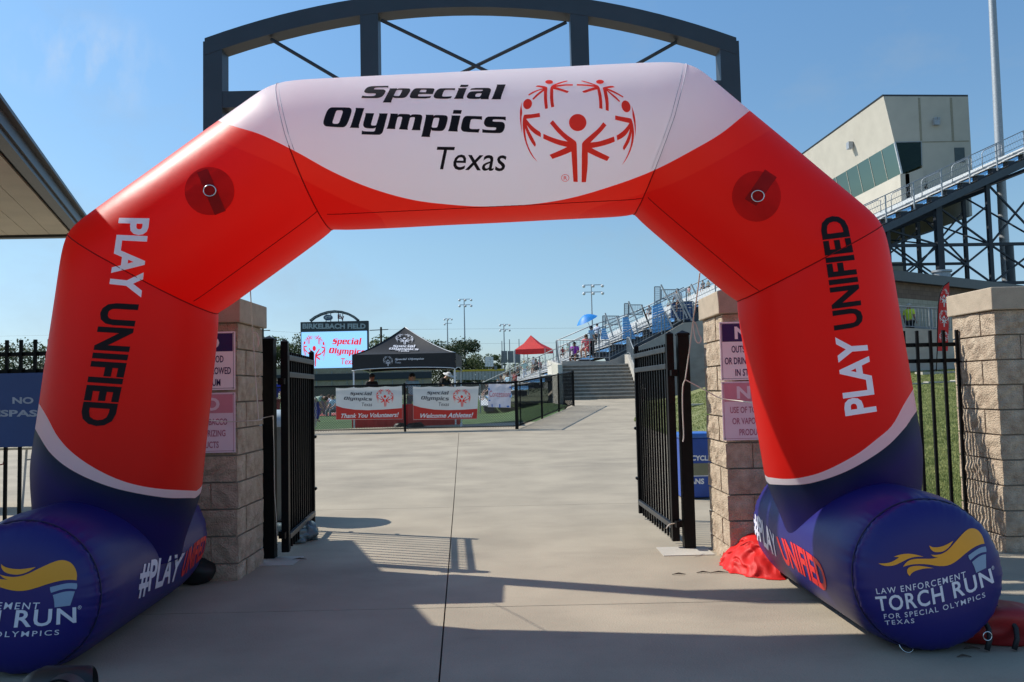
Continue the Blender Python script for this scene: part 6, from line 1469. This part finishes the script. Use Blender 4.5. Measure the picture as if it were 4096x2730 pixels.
# ================================================================== NEAR THINGS
# signs on the pillars
M_sign = mat('sign_white', (.90, .88, .90), .35, var=.03); M_navy = mat('sign_navy', (.018, .022, .11), .4); M_fpink = mat('sign_faded_pink', (.62, .26, .32), .45, var=.08); M_fpt = mat('sign_faded_text', (.42, .15, .22), .5); M_fsign = mat('sign_faded_board', (.80, .68, .74), .45, var=.04)
def wall_sign(x0, x1, z1, z0, Y, lines, head, mh, mt, mb, label, frame):
    t = thing('wall_sign', label, 'sign', (0, 0, 0), 0, 'rule signs on the gate pillars'); w, h = x1 - x0, z1 - z0
    b = MB().box2((x0, Y - .006, z0), (x1, Y - .002, z1)).build('sign_board', mb, t, bevel=.0015)
    P0 = Vector((x0, Y - .0062, z1)); ux, uz = (1, 0, 0), (0, 0, 1)
    V = [(.04 * w, .035 * h), (.96 * w, .035 * h), (.96 * w, .34 * h), (.04 * w, .34 * h)]
    plane_print('header_field', [(V, [(0, 3, 2), (0, 2, 1)])], mh, t, P0, ux, uz, .0008)
    V, T, asp = text2d('NO', .035); hh = .22 * h; ww = hh * asp * 1.15; f = rect(w / 2 - ww / 2, .08 * h, w / 2 + ww / 2, .08 * h + hh)
    plane_print('lettering', [([f(u, v) for u, v in V], [t_[::-1] for t_ in T])], mb, t, P0, ux, uz, .0016)
    for (txt, y0_, y1_, fr_) in lines:
        V, T, asp = text2d(txt, .018, 0, 1.02); f = rect(w / 2 - w * fr_ / 2, y0_ * h, w / 2 + w * fr_ / 2, y1_ * h); plane_print('lettering', [([f(u, v) for u, v in V], [t_[::-1] for t_ in T])], mt, t, P0, ux, uz, .0012)
    e = .012; fv = []; ft = []
    for (a, b_3, c, d) in ((e, e, w - e, e + .003), (e, h - e - .003, w - e, h - e), (e, e, e + .003, h - e), (w - e - .003, e, w - e, h - e)):
        o = len(fv); fv += [(a, b_3), (c, b_3), (c, d), (a, d)]; ft += [(o, o + 3, o + 2), (o, o + 2, o + 1)]
    plane_print('border_line', [(fv, ft)], mt, t, P0, ux, uz, .001)
    for sx in (.03, .97):
        for sy in (.03, .97): MB().tube([(x0 + sx * w, Y - .006, z1 - sy * h), (x0 + sx * w, Y - .010, z1 - sy * h)], .007, 8).build('screw', M_galv, t)
    return t
L1 = [('OUTSIDE FOOD', .41, .53, .62), ('OR DRINK ALLOWED', .61, .73, .86), ('IN STADIUM', .81, .93, .52)]
L2 = [('USE OF TOBACCO', .43, .54, .74), ('OR VAPORIZING', .62, .73, .68), ('PRODUCTS', .81, .92, .46)]
YSL = 6.31; YSR = 6.50
a, b = atY(541, 762, YSL), atY(541, 896, YSL); c, d = atY(543, 902, YSL), atY(543, 1040, YSL)
wall_sign(a.x - .47, a.x, a.z, b.z, YSL, L1, 0, M_navy, M_navy, M_sign, 'white sign with navy header, upper one on the left pillar', 0)
wall_sign(a.x - .47, a.x, c.z, d.z, YSL, L2, 0, M_fpink, M_fpt, M_fsign, 'faded pink tobacco sign, lower one on the left pillar', 0)
a, b = atY(1652, 741, YSR), atY(1652, 875, YSR); c, d = atY(1653, 878, YSR), atY(1656, 1013, YSR)
wall_sign(a.x, a.x + .47, a.z, b.z, YSR, L1, 0, M_navy, M_navy, M_sign, 'white sign with navy header, upper one on the right pillar', 0)
wall_sign(a.x, a.x + .47, c.z, d.z, YSR, L2, 0, M_fpink, M_fpt, M_fsign, 'faded pink tobacco sign, lower one on the right pillar', 0)
# blue sign on the left fence
bs = thing('trespassing_sign', 'large dark blue sign with pale letters on the left fence', 'sign'); YB = YL - .075
a, b = atY(-92, 861, YB), atY(198, 1024, YB)
bd = MB().box2((a.x, YB - .003, b.z), (b.x, YB, a.z)).build('sign_board', mat('sign_blue', (.03, .075, .25), .5, var=.05), bs)
bb = bvh_of([bd]); M_sl = mat('sign_pale_letters', (.42, .47, .56), .5)
dtext('lettering', 'NO', rect(28.7 * K, 913 * K, 77 * K, 928.5 * K), bb, M_sl, bs, bold=.035, off=.001)
dtext('lettering', 'TRESPASSING', rect(-69 * K, 942.5 * K, 175 * K, 958 * K), bb, M_sl, bs, bold=.035, off=.001)
# table with belongings beyond the left fence
tv = thing('folding_table', 'beige folding table with belongings behind the blue sign', 'table'); YTb = 10.4; a = atY(84, 1028, YTb)
MB().box2((a.x - 1.9, YTb, a.z - .03), (a.x, YTb + .7, a.z)).build('tabletop', mat('table_beige', (.42, .38, .28), .6), tv, bevel=.006)
for x in (a.x - .17, a.x - 1.7):
    for y in (YTb + .08, YTb + .6): MB().tube([(x, y, a.z - .03), (x - .05, y, 0)], .014, 8).build('leg', M_galv, tv)
MB().tube([(a.x - .17, YTb + .08, a.z - .16), (a.x + .12, YTb + .35, a.z - .16)], .01, 6).build('leg_brace', M_galv, tv)
its = [(-1.35, .09, M_black, 'dark cloth bag', 'bag'), (-.62, .08, cmat(*GRY), 'charcoal bundled jacket', 'clothing'), (-.85, .07, cmat(*MINT), 'crumpled mint shirt', 'clothing'), (-.42, .09, cmat((.5, .12, .09), 'brick_cloth'), 'brick red folded towel', 'towel'), (-.15, .06, cmat(*MINT), 'small mint cloth', 'clothing'), (-1.05, .07, M_white, 'white crumpled cloth', 'clothing')]
for i, (dx_, r, m_, lab, ct) in enumerate(its):
    tag(blob('cloth_item', (a.x + dx_, YTb + .25, a.z), (.14, .13, r), m_, i + 20, amp=.4), lab + ' lying on the table behind the blue sign', ct, 'belongings on the folding table')
stp = MB().tube([(a.x - .55, YTb - .01, a.z + .02), (a.x - .56, YTb - .03, a.z - .12), (a.x - .50, YTb - .03, a.z - .22), (a.x - .40, YTb - .02, a.z - .20), (a.x - .36, YTb - .01, a.z - .02)], .011, 6); tag(stp.build('bag_strap', cmat(*DRED), smooth='all'), 'dark red strap looping down from the table edge', 'strap')
# waste bin behind left pillar, recycling bin behind right post
wb_ = thing('waste_bin', 'pale grey round waste bin with light lid behind the left gate post', 'bin', (-2.72, 9.35, 0))
MB().lathe((0, 0, 0), [(.28, .02), (.30, .06), (.325, 1.02), (.335, 1.05)], 28).build('bin_body', mat('bin_grey', (.13, .15, .15), .5), wb_, smooth=True); MB().lathe((0, 0, 0), [(.35, 1.04), (.35, 1.10), (.30, 1.17), (.12, 1.22)], 28).build('lid', mat('bin_lid', (.42, .48, .50), .4), wb_, smooth=True)
rb = thing('recycling_bin', 'blue recycling bin with white lettering behind the right gate post', 'bin')
YRb = 10.2; a, b = atY(1563, 1008, YRb), atY(1640, 1142, YRb); bb0 = MB().box2((a.x, YRb, .02), (b.x, YRb + .4, a.z)).build('bin_body', mat('bin_blue', (.02, .07, .32), .45), rb, bevel=.015)
MB().box2((a.x - .02, YRb - .02, a.z), (b.x + .02, YRb + .42, a.z + .06)).build('lid', mat('bin_lid_blue', (.03, .13, .45), .4), rb, bevel=.015); bb = bvh_of([bb0])
dtext('lettering', 'RECYCLE', rect(1572 * K, 1047 * K, 1634 * K, 1059 * K), bb, M_white, rb, bold=.04); dtext('lettering', 'CANS', rect(1574 * K, 1100 * K, 1618 * K, 1113 * K), bb, M_white, rb, bold=.04)
vpanel(MB(), (1570, 1066), (1636, 1092), YRb - .004, .003).build('label_panel', mat('bin_label', (.20, .20, .12), .5), rb)
MB().box2((a.x + .01, YRb - .003, .28), (b.x - .01, YRb - .001, .29)).build('white_stripe', M_white, rb)
# grey plastic-covered weights at the left gate
M_pl = mat('grey_teal_plastic', (.12, .16, .17), .3, bump=.4, bscale=14)
for px, py, r, sd, lab in ((697, 1247, (.11, .10, .09), 5, 'crumpled grey plastic bag at the foot of the left gate'), (678, 1252, (.10, .12, .07), 8, 'second grey plastic bag, partly behind the left gate pickets'), (640, 1232, (.16, .10, .06), 11, 'flat grey weight bag between gate post and left gate')):
    p = onZ(px, py); tag(blob('weight_bag', (p.x, p.y + .12, 0), r, M_pl, sd, amp=.35, n=(28, 18)), lab, 'bag')
p = onZ(444, 1349); tag(blob('sandbag', (p.x - .03, p.y + .12, 0), (.14, .12, .11), mat('black_nylon', (.006, .006, .007), .6), 2, amp=.15), 'black weight bag tucked under the left blue foot', 'bag')
# red crumpled cover
def heap(name, pts, hgt, seed, m, label, cat):
    rng = random.Random(seed); c = sum(pts, Vector()) / len(pts); NRr, NA = 40, 150; waves = [(rng.uniform(6, 26), rng.uniform(0, 6.28), rng.uniform(0, 6.28)) for _ in range(16)]
    b = MB(); b.v.append((c.x, c.y, hgt * .8))
    for i in range(1, NRr + 1):
        t = i / NRr
        for k in range(NA):
            a_ = k / NA * len(pts); i0 = int(a_) % len(pts); f = a_ - int(a_); f = f * f * (3 - 2 * f); e = pts[i0].lerp(pts[(i0 + 1) % len(pts)], f); p = c.lerp(e, t)
            w = 0
            for fr_, an, ph in waves: w += (1 - abs(math.sin((p.x * math.cos(an) + p.y * math.sin(an)) * fr_ + ph + 1.5 * math.sin(p.x * 7 + ph)))) / fr_ ** .55
            z = (hgt * (1 - t ** 2.2) * (.62 + .38 * math.sin(c.x + p.x * 6 + 1)) + .028 * w * (1 - t ** 5)) * min(1, (1 - t) * 7 + .06) + .004
            b.v.append((p.x + .012 * math.sin(w * 9), p.y + .012 * math.cos(w * 8), z))
    for k in range(NA): b.f.append((0, 1 + k, 1 + (k + 1) % NA))
    for i in range(NRr - 1):
        for k in range(NA): o = 1 + i * NA; b.f.append((o + k, o + (k + 1) % NA, o + NA + (k + 1) % NA, o + NA + k))
    return tag(b.build(name, m, smooth='all'), label, cat)
M_silk = mat('red_nylon', (.70, .018, .015), .55, var=.08, transl=.15, bump=.25, bscale=9, spec=.3)
o3 = [onZ(1652, 1300), onZ(1680, 1318), onZ(1740, 1331), onZ(1803, 1334), onZ(1812, 1318), onZ(1780, 1268) + Vector((0, .05, 0)), onZ(1720, 1258) + Vector((0, .1, 0)), onZ(1680, 1262) + Vector((0, .05, 0)), onZ(1658, 1284)]
heap('crumpled_cover', o3, .20, 4, M_silk, 'bright red crumpled nylon cover between right pillar and blue foot', 'fabric')
# red bag at far right
rbag = thing('red_bag', 'red nylon bag with black straps lying behind the right blue foot', 'bag', (0, 0, 0)); p = onZ(2322, 1498)
blob('bag_body', (p.x + .03, p.y + .2, 0), (.24, .20, .115), mat('dark_red_nylon', (.30, .010, .012), .5, bump=.3, bscale=9), 31, rbag, .22, (36, 24)); blob('bag_flap', (p.x - .13, p.y + .42, 0), (.20, .16, .10), mat('dark_red_nylon', (.30, .010, .012), .5), 33, rbag, .3, (30, 20))
for dx_ in (-.12, .02):
    MB().tube([(p.x + dx_ + .03 * math.sin(t * 3), p.y + .2 - .2 * math.cos(t), .01 + .2 * math.sin(t)) for t in [math.pi * k / 12 for k in range(13)]], .014, 6).build('strap', M_blackfab, rbag, smooth='all')
MB().tube([(p.x - .13 + .022 * math.cos(a_), p.y - .03, .09 + .022 * math.sin(a_)) for a_ in [2 * math.pi * k / 20 for k in range(21)]], .003, 6, close=False).build('d_ring', M_steel, rbag, smooth='all')
# blower at bottom left
bw = thing('blower', 'black round air blower on the ground at the lower left', 'blower'); p = atY(160, 1560, 3.7); c = Vector((p.x, 3.78, .105))
MB().tube([c + Vector((-.16, .0, 0)), c + Vector((-.15, -.02, 0)), c + Vector((.05, -.03, 0)), c + Vector((.07, -.02, 0))], [.095, .105, .105, .095], 28).build('blower_housing', mat('blower_plastic', (.015, .015, .016), .45), bw, smooth=True)
MB().tube([c + Vector((.0, -.10, 0)), c + Vector((0, -.165, 0))], [.10, .092], 32).build('intake_cover', mat('blower_cover', (.05, .05, .048), .5), bw, smooth=True)
MB().tube([c + Vector((.093 * math.cos(a_), -.168, .093 * math.sin(a_))) for a_ in [2 * math.pi * k / 32 for k in range(33)]], .005, 6, close=False).build('rim', M_black, bw, smooth='all')
MB().box2((c.x - .11, c.y - .10, .0), (c.x + .09, c.y + .08, .03)).build('base', M_black, bw, bevel=.01)
# ropes
def rope(label, pts, r=.0045):
    P_ = [atY(px, py, Y) for px, py, Y in pts]; out_ = []
    for i in range(len(P_) - 1):
        a_, b_4, c_, d_ = P_[max(i - 1, 0)], P_[i], P_[i + 1], P_[min(i + 2, len(P_) - 1)]
        for k in range(6):
            t = k / 6; out_.append(.5 * ((2 * b_4) + (c_ - a_) * t + (2 * a_ - 5 * b_4 + 4 * c_ - d_) * t * t + (3 * b_4 - a_ - 3 * c_ + d_) * t ** 3))
    out_.append(P_[-1]); return tag(MB().tube(out_, r, 6).build('rope', M_rope, smooth='all'), label, 'rope', 'guy ropes of the arch')
rope('white rope from the arch down to a knot by the right gate post', [(1608, 628, 5.5), (1600, 690, 5.8), (1592, 740, 6.1), (1582, 820, 6.35), (1574.5, 873, 6.4)])
rope('white rope from the post knot across the right pillar sign to the arch', [(1574.5, 873, 6.4), (1620, 897, 6.42), (1657, 916, 6.42), (1700, 922, 6.3), (1745, 928, 5.7)])
rope('white rope hanging straight down from the knot beside the right gate post', [(1574.5, 873, 6.4), (1569, 890, 6.42), (1568.5, 940, 6.45), (1571, 1000, 6.5), (1569, 1016, 6.5)])
rope('small white rope loop hanging at the left edge of the right pillar', [(1592, 738, 6.15), (1599, 745, 6.2), (1606, 768, 6.2), (1611, 780, 6.2), (1606, 789, 6.2), (1598, 780, 6.2), (1592, 742, 6.2)], .004)
rope('thin white rope running down the side of the left pillar from the arch', [(575, 662, 5.5), (580, 745, 6.2), (585, 830, 6.3), (591, 920, 6.3), (594, 966, 6.3)], .0035)
rope('pale rope loop at the upper side of the left pillar', [(581, 765, 6.25), (590, 766, 6.25), (594, 777, 6.25), (595, 790, 6.25), (591, 799, 6.25), (594, 784, 6.25), (590, 770, 6.25)], .0035)
rope('thin rope from the arch leg across the left pillar to the gate post', [(444, 962, 5.8), (520, 969, 6.25), (594, 966, 6.28), (604, 961, 6.9), (628, 956, 6.9)], .0035)
rope('thin white rope lying along the left gate post down to the ground', [(628, 956, 7.05), (630, 1050, 7.05), (631, 1130, 7.05), (635, 1190, 7.05), (637, 1250, 7.05)], .003)
rope('white cable tie ends sticking out at the right gate bottom rail', [(1531, 1215, 6.9), (1538, 1206, 6.95), (1550, 1203, 7.0)], .004)
# leaves and twigs on the paving
for i, (px, py, l, lab) in enumerate([(1652, 1328 - 10, .07, 'short dark twig on the paving left of the red cover'), (688, 1287, .06, 'dry curled leaf near the left gate post'), (2233, 1493, .04, 'dark leaf on the paving right of the blue foot'), (1560, 1322, .05, 'small curled leaf left of the red cover'), (1616, 1318, .05, 'small leaf between gate post and red cover'), (2215, 1512, .035, 'tiny leaf at lower right on the shaded paving')]):
    p = onZ(px, py); tag(MB().tube([(p.x - l, p.y, .006), (p.x, p.y + .01, .012), (p.x + l, p.y - .006, .007)], [.002, .006, .002], 5).build('dry_leaf', M_bark), lab, 'leaf')
